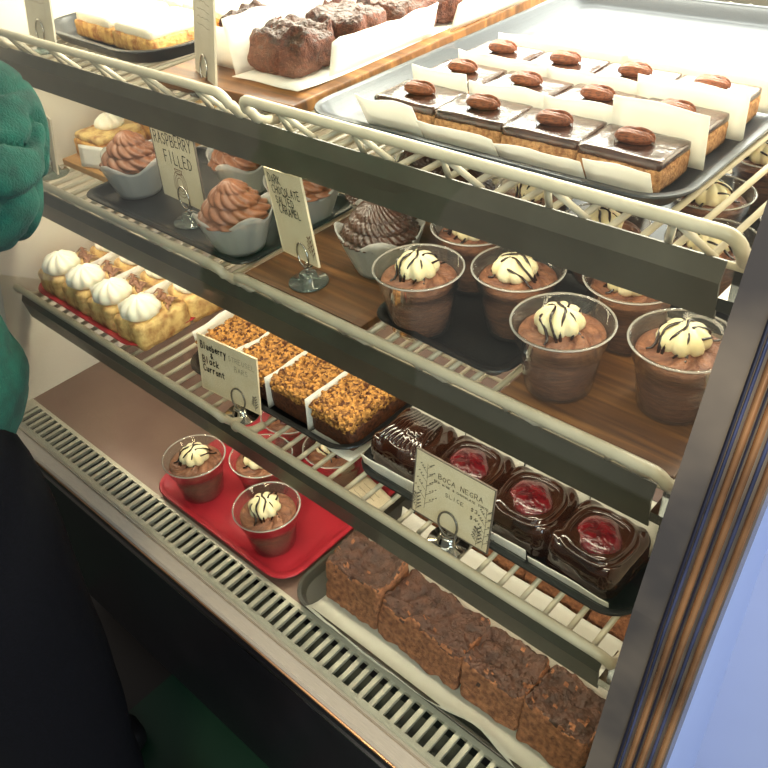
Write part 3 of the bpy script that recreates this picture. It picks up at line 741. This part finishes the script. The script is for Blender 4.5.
strip_paper('folded parchment edge at the outer side of the near brownie row', .700, .90, -.754, zb, .044, .012, 5, along='y', rag=.012)
strip_paper('parchment flap beside the rear brownies, next to the pecan tray', .93, 1.13, -.746, zb, .036, .016, 6, along='y', rag=.012)
strip_paper('small parchment standing before the far brownie row', -.930, -.875, .662, zb, .052, -.004, 7)
flat_paper('parchment lying under the near row of wrapped brownies', -.812, .868, zb, .118, .47, 4, .004, 'paper', rz=R(3))

# pecan bars
PB = thing('pecan_bar', 'pecan bar', 'pecan bar', (0, 0, 0), 0, 'chocolate pecan bars')
bm = bmesh.new(); blob(bm, (0, 0, 0), (.083, .062, .023), (12, 9, 5), .15, .0018, 60, 2); obj('shortbread', bm, 'crust', PB)
bm = bmesh.new(); blob(bm, (0, 0, .0215), (.083, .0605, .0095), (14, 11, 3), .35, .0013, 40, 5); obj('chocolate_top', bm, 'ganache', PB)
bm = bmesh.new()
def pec(p, a, b, c): return Vector((p.x, p.y * (1 - .55 * a * a * (1 if a > 0 else .6)), p.z * (1 - .35 * a * a) - .0034 * max(0, 1 - abs(b) * 3.2) * (c > 0) - .0014 * abs(sin(b * 8 + a)) * (c > 0)))
blob(bm, (0, 0, .0298), (.037, .0205, .0110), (18, 26, 6), .95, .0006, 120, 3, pec)
bmesh.ops.rotate(bm, verts=bm.verts[:], cent=(0, 0, .032), matrix=Matrix.Rotation(R(8), 3, 'Z')); obj('pecan', bm, 'pecan', PB)
zp = Z_TOP + .0050
rows = [(.672, (-.582, -.497, -.412, -.327)), (.754, (-.587, -.500, -.413, -.328)), (.836, (-.590, -.503, -.416, -.330))]
ordn = ('front row', 'middle row', 'third row'); pos = ('at the brownie-board end', 'second from the brownies', 'third from the brownies', 'at the end-frame side')
first = True
for r, (y, xs) in enumerate(rows):
    for k, x in enumerate(xs):
        lb = 'pecan topped bar in the %s of the large tray, %s' % (ordn[r], pos[k])
        if first: PB.location = (x, y, zp); PB['label'] = lb; first = False
        else: dup(PB, lb, (x, y, zp), R(3 * sin(r * 3 + k)))
for r, (y, segs) in enumerate(((.633, ((-.625, -.545, .040, -.018), (-.542, -.447, .026, -.016), (-.444, -.35, .024, -.016), (-.348, -.283, .032, -.014))), (.7145, ((-.625, -.548, .046, -.004), (-.546, -.45, .041, -.003), (-.45, -.372, .042, -.004), (-.372, -.276, .054, -.006))),
        (.7965, ((-.625, -.50, .040, -.003), (-.50, -.39, .040, -.003), (-.39, -.274, .049, -.005))), (.879, ((-.63, -.45, .038, .004), (-.45, -.28, .038, .004))))):
    for k, (a, b, h, ln) in enumerate(segs):
        strip_paper('parchment piece %s of pecan bars, %s' % (('before the front row', 'between the front and middle rows', 'between the middle and third rows', 'behind the third row')[r],
             ('nearest the brownie board', 'next in', 'past the middle' if len(segs) > 2 else 'nearest the end frame', 'nearest the end frame')[k if not (k == 1 and len(segs) == 2) else 3]), a, b, y, zp, h, ln, 40 + r * 5 + k, wav=.003, rag=.005, group='parchment between pecan bars')

# ------------------------------------------------------------------ middle shelf tarts
TT = thing('cream_tart', 'square golden tart topped with whipped cream, nearest the teal sleeve', 'tart', (-1.285, .668, Z_MID + .0127), 0, 'cream-topped golden tarts')
bm = bmesh.new(); blob(bm, (0, 0, 0), (.082, .095, .034), (10, 10, 5), .2, .002, 45, 3); obj('crust', bm, 'bananapie', TT)
bm = bmesh.new(); blob(bm, (0, 0, .031), (.076, .089, .014), (12, 12, 3), .5, .0035, 55, 4); obj('topping', bm, 'pastry', TT)
def rosette(bm, c, r, h, n=8):
    def md(q, z, a, i): return q * (1 + .16 * abs(sin(n / 2 * a + 30 * z)) - .07), z + h * .1 * abs(sin(n / 2 * a + 30 * z))
    lathe(bm, [(r * .8, 0), (r, h * .18), (r * 1.02, h * .4), (r * .9, h * .62), (r * .66, h * .82), (r * .36, h * .95), (r * .1, h)], 56, md, c)
bm = bmesh.new(); rosette(bm, (-.004, .008, .040), .023, .024); obj('whipped_cream', bm, 'whitecream', TT)
dup(TT, 'square golden tart with whipped cream at the back corner of the tan board', (-1.285, .775, Z_MID + .0127), 1.57)
o = strip_paper('small tilted card of paper leaning on the tart by the end wall', -1.29, -1.205, .606, Z_MID + .014, .036, .006, 11, 'paper', .001, .0, group='loose paper cards')
o.rotation_euler.z = R(16); o.location.x = -1.238; o.location.y = .612
dup(TT, 'golden tart half behind the nearest milk chocolate cupcake', (-1.235, .868, Z_MID + .0127), 3.0)

# ------------------------------------------------------------------ lowest wire shelf
def pastry(label, loc, rz=0):
    t = thing('cream_pastry', label, 'pastry', loc, rz, 'cream-topped pastries on the red tray')
    bm = bmesh.new(); blob(bm, (0, 0, 0), (.073, .100, .050), (12, 14, 8), .3, .0028, 45, 5)
    obj('pastry_shell', bm, 'pastry', t)
    bm = bmesh.new(); rosette(bm, (0, -.016, .045), .030, .032, 9); obj('cream_dollop', bm, 'whitecream', t)
    bm = bmesh.new(); rn = random.Random(3)
    for k in range(12):
        a = rn.uniform(0, 3); x, y = rn.uniform(-.026, .026), rn.uniform(.015, .042)
        tube(bm, [(x - .010 * cos(a), y - .010 * sin(a), .048 + rn.uniform(0, .004)), (x, y, .053 + rn.uniform(0, .006)), (x + .010 * cos(a), y + .010 * sin(a), .049 + rn.uniform(0, .004))], [.001, .0045, .001], 6, flat=.35)
    obj('chocolate_shavings', bm, 'shaving', t)
    return t
zr = Z_LOW + .0050
px = (-1.300, -1.219, -1.138, -1.057)
pl = ('nearest the end wall', 'second from the wall', 'third from the wall', 'nearest the streusel')
P0 = pastry('cream-dolloped pastry, front row of the red tray, ' + pl[0], (px[0], .534, zr))
for k in (1, 2, 3): dup(P0, 'cream-dolloped pastry, front row of the red tray, ' + pl[k], (px[k], .534, zr), R(2 * k - 3))
for k in range(4): dup(P0, 'golden pastry, back row of the red tray, ' + pl[k], (px[k] + .002, .638, zr), R(3 - 2 * k))
def divider(label, x, y0, y1, z, h, seed, group, m='paper', t=.0006):
    return strip_paper(label, y0, y1, x, z, h, .004, seed, m, .002, .004, 'y', group, t)
for k, x in enumerate((-1.2595, -1.1785, -1.0975)): divider('waxed paper divider between red tray pastries, ' + ('nearest the end wall', 'in the middle of the tray', 'nearest the streusel tray')[k], x, .500, .690, zr, .060, 60 + k, 'paper dividers on the red tray')
flat_paper('white parchment under the pastries on the red tray', -1.178, .588, zr - .0012, .285, .165, 8, .002, 'paper', lift=0.0004)

def streusel_bar(label, loc, rz, seed):
    t = thing('streusel_bar', label, 'streusel bar', loc, rz, 'streusel bars')
    bm = bmesh.new(); blob(bm, (0, 0, 0), (.077, .135, .038), (10, 14, 6), .2, .0022, 50, seed); obj('filling', bm, 'jam', t)
    bm = bmesh.new(); blob(bm, (0, 0, .030), (.078, .136, .022), (22, 34, 4), .5, .0055, 130, seed + 2)
    rn = random.Random(seed)
    for k in range(330):
        x, y = rn.uniform(-.037, .037), rn.uniform(-.066, .066); s = rn.uniform(.0025, .0058)
        z = .0505 + rn.uniform(-.002, .003)
        if rn.random() < .25: y = -.0675; z = rn.uniform(.032, .05)
        bmesh.ops.create_icosphere(bm, subdivisions=1, radius=s, matrix=Matrix.Translation((x, y, z)) @ Matrix.Rotation(rn.uniform(0, 3), 4, 'X') @ Matrix.Diagonal((1, rn.uniform(.6, 1.2), rn.uniform(.6, 1), 1)))
    obj('crumb_topping', bm, 'streusel', t)
    return t
sx = (-.884, -.801, -.719, -.636); zs = Z_LOW + .0052
s0 = streusel_bar('streusel bar at the end of the tray behind the Blueberry card', (sx[0], .592, zs), 0, 3)
for k, lb in ((1, 'second streusel bar, just right of the Blueberry card edge'), (2, 'third streusel bar, between two paper dividers'), (3, 'streusel bar at the near end of the black tray, its dark end showing')):
    dup(s0, lb, (sx[k], .592, zs), 0 if k % 2 else pi)
for k, x in enumerate((-.8425, -.760, -.6775)): divider('white paper divider between streusel bars, ' + ('nearest the Blueberry card', 'in the middle of the tray', 'before the last bar')[k], x, .518, .664, zs, .058, 70 + k, 'paper dividers in the streusel tray')
strip_paper('crumpled paper sticking out before the first streusel bar', .53, .66, -.928, zs, .056, -.008, 75, 'paper', .004, .008, 'y', 'paper dividers in the streusel tray')
flat_paper('white paper under the last streusel bar, corner lying over the tray rim', -.632, .590, zs - .0012, .085, .150, 12, .002, 'paper', lift=.0004)

def glazed_cake(label, loc, rz, jelly):
    t = thing('glazed_cake', label, 'cake', loc, rz, 'glossy chocolate cakes')
    def drape(p, a, b, c):
        if c > 0: p.z += .0016 * sin(sqrt((a * 1.1) ** 2 + b * b) * 17) * min(1, 3 * max(0, max(abs(a), abs(b)) - .28)) + .0006 * sin(a * 9 + b * 5)
        else:
            w = .0012 * sin(c * 14 + a * 3); p.x += w * a; p.y += w * b
        return p
    bm = bmesh.new(); blob(bm, (0, 0, 0), (.0885, .088, .056), (30, 34, 12), .45, .002, 30, 6, drape); obj('chocolate_cake', bm, 'glaze', t)
    bm = bmesh.new()
    if jelly:
        lathe(bm, [(.0265, .050), (.0262, .0545), (.0235, .0582), (.017, .0608), (.009, .0622), (.002, .0626)], 40, lambda r, z, a, i: (r * (1 + .10 * cos(2 * a + 1.6) + .05 * cos(4 * a) + .06 * nz((cos(a) * r, sin(a) * r, z), 70, 3)), z + .0022 * nz((cos(a) * r, sin(a) * r, 0), 75, 5) * (i > 0)), (.002, -.004, 0)); obj('raspberry_jelly', bm, 'berry', t)
        bm = bmesh.new()
        for q, (a_, b_) in enumerate(((.0305, .0310), (.0365, .0370))):
            tube(bm, [(.002 + (a_ + .001 * sin(3 * a + q)) * (abs(cos(a)) ** .7 * (1 if cos(a) > 0 else -1)), -.004 + b_ * (abs(sin(a)) ** .7 * (1 if sin(a) > 0 else -1)), .0545 - .002 * q) for a in [TAU * i / 40 for i in range(40)]], .0024, 6, True)
        obj('glaze_ridge', bm, 'glaze', t)
    else:
        swirl(bm, (.006, -.002, .050), .032, .018, 3, 12, .25, 60, 26); obj('frosting_swirl', bm, 'glaze', t)
        bm = bmesh.new(); rn = random.Random(5)
        for k in range(9): tube(bm, [(-.03 + .0075 * k, -.044, .035), (-.028 + .007 * k, -.03, .056), (-.024 + .006 * k, .0, .063), (-.02 + .005 * k, .03, .058)], [.002, .0036, .0034, .002], 6)
        obj('frosting_ridges', bm, 'glaze', t)
    return t
zc = Z_LOW + .0050; cx = (-.520, -.432, -.344, -.256)
g0 = glazed_cake('glossy dark chocolate cake without jelly at the end beside the streusel bars', (cx[0], .562, zc), 0, False)
g1 = glazed_cake('glossy cake with raspberry jelly just above the BOCA NEGRA card', (cx[1], .562, zc), 0, True)
dup(g1, 'glossy cake with raspberry jelly, the one between its two jelly-topped neighbours', (cx[2], .562, zc), R(3))
dup(g1, 'glossy cake with raspberry jelly nearest the steel end frame', (cx[3], .561, zc), R(-3))
for k, (a, b) in enumerate(((-.566, -.478), (-.476, -.388), (-.386, -.298), (-.296, -.214))):
    strip_paper('white paper standing behind the glossy cakes, ' + ('behind the cake without jelly', 'behind the cake over the BOCA NEGRA card', 'behind the middle jelly cake', 'behind the cake by the end frame')[k], a, b, .6085, zc, .078, .006, 80 + k, 'paper', .004, .006, group='papers behind the glossy cakes')
for k, (a, b, h) in enumerate(((-.566, -.455, .030), (-.405, -.318, .020), (-.314, -.214, .018))):
    strip_paper('white paper edge before the glossy cakes, ' + ('beside the cake without jelly', 'right of the BOCA NEGRA card', 'by the end frame')[k], a, b, .516, zc, h, -.005, 90 + k, 'paper', .004, .006, group='papers before the glossy cakes')

# ------------------------------------------------------------------ case floor brownies
zd = DECK + .0045
cuts = (-.600, -.500, -.360, -.272, -.186)
bl = ('chunky brownie at the far end of the floor tray, its raised corner showing', 'long brownie second from the far end of the floor tray', 'brownie third along the front row of the floor tray', 'brownie at the near end of the front row by the end frame')
for k in range(4):
    a, b = cuts[k], cuts[k + 1]
    brownie(bl[k], ((a + b) / 2, .477, zd + .0012), R((1.5, -1.2, 1.6, -1)[k]), (b - a - .0025, .080, .066 if k else .076), 50 + k, ('brownie', 'browntop'), 'brownies on the floor tray', .0045, crater=.014)
for k in range(4):
    a = -.585 + .1 * k
    brownie('brownie in the back row of the floor tray, %s' % ('nearest the red tray', 'second from the red tray', 'third from the red tray', 'nearest the end frame')[k], (a + .05, .648, zd + .0012), 0, (.098, .070, .056), 60 + k, ('brownie', 'brownie'), 'brownies on the floor tray', .0045, crater=.012)
flat_paper('grey-white parchment with a curled front edge under the floor brownies', -.396, .478, zd, .405, .150, 15, .0125)
strip_paper('tall white parchment between the two rows of floor brownies', -.590, -.186, .524, zd, .090, .006, 17, 'paper', .004, .006, group='parchment on the floor tray')
strip_paper('low white parchment before the back row of floor brownies', -.585, -.186, .580, zd, .060, .018, 18, 'paper', .003, .004, group='parchment on the floor tray')
# loose label on the red tray edge
t = thing('label_card', 'white folded label card lying on the edge of the lower red tray', 'label', (-.675, .600, ZRT + .012), R(-12))
bm = bmesh.new(); sheet(bm, lambda u, v: ((u - .5) * .078, (v - .5) * .07, .006 * v + .002 * sin(u * 3)), 8, 8, .0005); obj('card', bm, 'card', t)
bm = bmesh.new()
for i in range(5): ribbon(bm, [(-.024 + .006 * k, .02 - .010 * i + .0005 * sin(k * 3 + i)) for k in range(8)], .0006, 0)
bmesh.ops.rotate(bm, verts=bm.verts[:], cent=(0, 0, 0), matrix=Matrix.Rotation(R(-90), 3, 'X'))
for v in bm.verts: v.co.z = .0075 + .006 * (v.co.y / .07)
obj('lettering', bm, 'inkgrey', t)

# ------------------------------------------------------------------ the customer
def skin_mesh(verts, edges, radii, root, sub=2):
    me = bpy.data.meshes.new('tmp'); me.from_pydata(verts, edges, []); o = bpy.data.objects.new('tmp', me); C.objects.link(o)
    md = o.modifiers.new('s', 'SKIN'); md.use_smooth_shade = True
    me.skin_vertices[0].data[root].use_root = True
    for i, r in enumerate(radii):
        me.skin_vertices[0].data[i].radius = r if isinstance(r, tuple) else (r, r)
    o.modifiers.new('b', 'SUBSURF').levels = sub
    dg = bpy.context.evaluated_depsgraph_get(); dg.update()
    res = bpy.data.meshes.new_from_object(o.evaluated_get(dg)); bpy.data.objects.remove(o)
    bm = bmesh.new(); bm.from_mesh(res); bpy.data.meshes.remove(res); return bm
PX, PY = -.895, .082
per = thing('person', 'person in teal fleece and black trousers standing at the case, one arm bent', 'person', (PX, PY, 0), R(-4))
def P(x, y, z): return (x, y, z)
# joints, facing +y; x to the person's right is positive
J = [P(0, 0, .92), P(0, .01, 1.05), P(0, .005, 1.20), P(0, 0, 1.33), P(0, .012, 1.42), P(0, .03, 1.50),
     P(.17, -.01, 1.335), P(.16, .19, 1.195), P(.03, .235, 1.275), P(-.02, .235, 1.285),
     P(-.17, 0, 1.345), P(-.215, -.02, 1.08), P(-.225, .06, .86), P(-.225, .07, .83),
     P(.09, 0, .84), P(.10, .01, .48), P(.105, -.02, .10), P(.11, .10, .03),
     P(-.09, 0, .84), P(-.10, -.01, .48), P(-.105, -.04, .10), P(-.11, .08, .03), P(0, .035, 1.60)]
E_ = [(0, 1), (1, 2), (2, 3), (3, 4), (4, 5), (3, 6), (6, 7), (7, 8), (8, 9), (3, 10), (10, 11), (11, 12), (12, 13), (0, 14), (14, 15), (15, 16), (16, 17), (0, 18), (18, 19), (19, 20), (20, 21), (5, 22)]
Rr = [(.12, .10), (.115, .095), (.12, .10), (.10, .08), .05, .07, .045, .028, .021, .020, .045, .03, .023, .020, .08, .052, .036, .03, .08, .052, .036, .03, .075]
bm = skin_mesh(J, E_, Rr, 0)
# hands: palm and five fingers, closed loosely
def hand(base, d, side):
    d = Vector(d).normalized(); s = Vector(side).normalized(); nrm = d.cross(s)
    v, e, rr = [Vector(base)], [], [.018]
    v.append(Vector(base) + d * .045); e.append((0, 1)); rr.append(.02)
    for k, (o, L) in enumerate(((-.022, .055), (-.008, .066), (.007, .062), (.021, .048))):
        i = len(v); b = Vector(base) + d * .07 + s * o; v += [b, b + d * L * .45 + nrm * .012, b + d * L * .62 + nrm * .034]; e += [(1, i), (i, i + 1), (i + 1, i + 2)]; rr += [.0095, .0085, .0075]
    i = len(v); b = Vector(base) + d * .03 - s * .028; v += [b, b + d * .03 - s * .012 + nrm * .015, b + d * .05 - s * .004 + nrm * .028]; e += [(0, i), (i, i + 1), (i + 1, i + 2)]; rr += [.011, .0095, .008]
    return skin_mesh([tuple(q) for q in v], e, rr, 0, 2)
def merge(dst, src):
    me = bpy.data.meshes.new('m'); src.to_mesh(me); dst.from_mesh(me); bpy.data.meshes.remove(me); src.free()
merge(bm, hand((-.02, .235, 1.285), (-1, -.1, .1), (0, .1, 1))); merge(bm, hand((-.225, .07, .84), (.02, .12, -1), (0, 1, .1)))
# head: shaped egg with brow, nose, chin
hb = bmesh.new()
def headmod(r, z, a, i):
    f = max(0, sin(a)) ** 2
    rr = r * (1 + .10 * abs(sin(a)) - .06 * abs(cos(a)))
    nose = .022 * math.exp(-((a - pi / 2) / .16) ** 2) * math.exp(-((z - .095) / .018) ** 2)
    sock = .008 * (math.exp(-((a - pi / 2 - .42) / .2) ** 2) + math.exp(-((a - pi / 2 + .42) / .2) ** 2)) * math.exp(-((z - .118) / .014) ** 2)
    chin = .012 * math.exp(-((a - pi / 2) / .4) ** 2) * math.exp(-((z - .025) / .018) ** 2)
    return rr + nose + chin - sock, z
lathe(hb, [(.02, -.0), (.045, .008), (.058, .025), (.066, .045), (.071, .07), (.075, .09), (.078, .105), (.080, .118), (.083, .135), (.084, .16), (.079, .19), (.066, .212), (.045, .227), (.015, .234)], 48, headmod, (0, .035, 1.455))
for s in (-1, 1): blob(hb, (s * .082, .03, 1.545), (.014, .03, .055), (4, 6, 8), .8, .001, 40, 1)
merge(bm, hb)
body = obj('body', bm, 'skin', per)
for s in (-1, 1):
    b2 = bmesh.new(); bmesh.ops.create_uvsphere(b2, u_segments=16, v_segments=10, radius=.0115, matrix=Matrix.Translation((s * .031, .109, 1.573))); e1 = obj('eye', b2, 'eye', per)
    b2 = bmesh.new(); bmesh.ops.create_uvsphere(b2, u_segments=12, v_segments=8, radius=.0055, matrix=Matrix.Translation((s * .031, .1175, 1.573))); obj('iris', b2, 'iris', e1)
b2 = bmesh.new(); tube(b2, [(-.022, .113, 1.508), (-.01, .1205, 1.511), (0, .122, 1.5095), (.01, .1205, 1.511), (.022, .113, 1.508)], [.002, .0045, .004, .0045, .002], 8); obj('mouth', b2, 'lip', per)
hb = bmesh.new()
def hairmod(r, z, a, i):
    front = max(0, sin(a)) ** 1.5
    return r * (1 - .13 * front * max(0, (.17 - z) / .17)) * (1 + .015 * sin(24 * a + 30 * z)) + .002, z
lathe(hb, [(.088, .0), (.092, .03), (.092, .07), (.091, .11), (.091, .15), (.087, .185), (.073, .215), (.05, .234), (.015, .243)], 64, hairmod, (0, .018, 1.455)); 
dl = [v for v in hb.verts if v.co.y > .05 and v.co.z < 1.625 and abs(v.co.x) < .075]; bmesh.ops.delete(hb, geom=dl, context='VERTS')
obj('hair', hb, 'hair', per)
# fleece top
tj = [P(0.02, .035, .865), P(0, .030, 1.02), P(0, .015, 1.20), P(0, 0, 1.335), P(.17, -.01, 1.335), P(.168, .10, 1.26), P(.156, .190, 1.198), P(.105, .215, 1.252), P(.03, .235, 1.275), P(-.17, 0, 1.345), P(-.215, -.02, 1.08), P(-.224, .055, .88)]
te = [(0, 1), (1, 2), (2, 3), (3, 4), (4, 5), (5, 6), (6, 7), (7, 8), (3, 9), (9, 10), (10, 11)]
bm = skin_mesh(tj, te, [(.195, .150), (.16, .135), (.145, .115), (.115, .09), .068, .066, .066, .058, .05, .068, .06, .045], 0, 4)
bm.normal_update()
for v in bm.verts:
    q = Vector((v.co.x, v.co.y, v.co.z)); w = nz((q.x * 1.0, q.y * .6, q.z * 1.6), 14, 5)
    sl = min(1, max(0, (q.x - .10) / .04)) * min(1, max(0, (q.z - 1.05) / .05))     # deep creases only where the sleeve bends
    cr = math.exp(-(nz((q.x, q.y * 1.2 + q.z, q.z * 1.8 - q.y * .8), 11, 8) / .07) ** 2)
    v.co += v.normal * (.009 * w - .009 * cr * sl - .003 * cr)
obj('fleece_top', bm, 'teal', per)
# trousers
lj = [P(0, .022, 1.06), P(0, .02, .95), P(.095, .012, .84), P(.10, .02, .66), P(.10, .02, .46), P(.105, -.01, .10), P(-.095, .012, .84), P(-.10, .0, .66), P(-.10, -.01, .46), P(-.105, -.035, .10)]
bm = skin_mesh(lj, [(0, 1), (1, 2), (2, 3), (3, 4), (4, 5), (1, 6), (6, 7), (7, 8), (8, 9)], [(.125, .095), (.155, .118), .128, .118, .095, .08, .128, .118, .095, .08], 0, 3)
bm.normal_update()
for v in bm.verts: v.co += v.normal * (.006 * nz(v.co, 8, 3))
obj('trousers', bm, 'trousers', per)
for s in (1, -1):
    b2 = bmesh.new(); blob(b2, (s * .108, .045 - (.03 if s < 0 else 0), 0), (.095, .26, .085), (10, 16, 8), .7, .001, 20, 2, lambda p, a, b, c: Vector((p.x * (1 - .15 * abs(b)), p.y, p.z * (1 - .35 * max(0, b)) - .014 * max(0, b)))); obj('shoe', b2, 'shoe', per)

# ------------------------------------------------------------------ light
def area(name, loc, rot, sx, sy, power, col):
    d = bpy.data.lights.new(name, 'AREA'); d.shape = 'RECTANGLE'; d.size = sx; d.size_y = sy; d.energy = power; d.color = col
    o = bpy.data.objects.new(name, d); C.objects.link(o); o.location = loc; o.rotation_euler = rot; return o
WARM = (1, .86, .66)
area('canopy_tube', (-.76, 1.02, 1.53), (R(8), 0, 0), 1.15, .10, 34, (1, .94, .83))
area('rear_daylight', (-.70, 1.45, 1.36), (R(-82), 0, 0), 1.2, .30, 20, (1, .96, .9))
for key, zs, pw in (('top', Z_TOP, 1.5), ('mid', Z_MID, 2.1), ('low', Z_LOW, 1.7)):
    area('shelf_strip', (-.765, YF[key] + .040, zs - .014), (R(14), 0, 0), 1.13, .014, pw, WARM)
area('shop_ceiling_light', (-.6, -.9, 2.6), (R(18), 0, 0), 1.6, 1.2, 14, (1, .97, .93))
pl_ = area('shop_pendant', (.35, -.75, 2.2), (0, 0, 0), .35, .35, 22, (1, .84, .62))
pl_.rotation_euler = (Vector((-.55, .5, .8)) - pl_.location).to_track_quat('-Z', 'Y').to_euler()
area('shop_window', (1.9, -.9, 1.7), (R(80), 0, R(62)), 1.4, 1.6, 60, (.72, .82, 1))
w = bpy.data.worlds.new('World'); S.world = w; w.use_nodes = True
w.node_tree.nodes['Background'].inputs[0].default_value = (1, .94, .86, 1); w.node_tree.nodes['Background'].inputs[1].default_value = .25

# ------------------------------------------------------------------ camera
yaw, pitch, roll, F = -.789, .6647, -.0879, 811.86
f = Vector((sin(yaw) * cos(pitch), cos(yaw) * cos(pitch), -sin(pitch))); r0 = Vector((cos(yaw), -sin(yaw), 0)); u0 = r0.cross(f)
r_ = r0 * cos(roll) + u0 * sin(roll); u_ = -r0 * sin(roll) + u0 * cos(roll)
cd = bpy.data.cameras.new('Camera'); cam = bpy.data.objects.new('Camera', cd); C.objects.link(cam)
mw = Matrix((r_, u_, -f)).transposed().to_4x4(); mw.translation = (0, 0, 1.5); cam.matrix_world = mw
cd.sensor_width = 36; cd.lens = F * 36 / 768; cd.clip_start = .01
S.camera = cam
S.view_settings.view_transform = 'Standard'; S.view_settings.look = 'None'; S.view_settings.gamma = 1; S.view_settings.exposure = 0
S.view_settings.use_curve_mapping = False
S.cycles.max_bounces = 12; S.cycles.transparent_max_bounces = 24; S.cycles.sample_clamp_indirect = 6
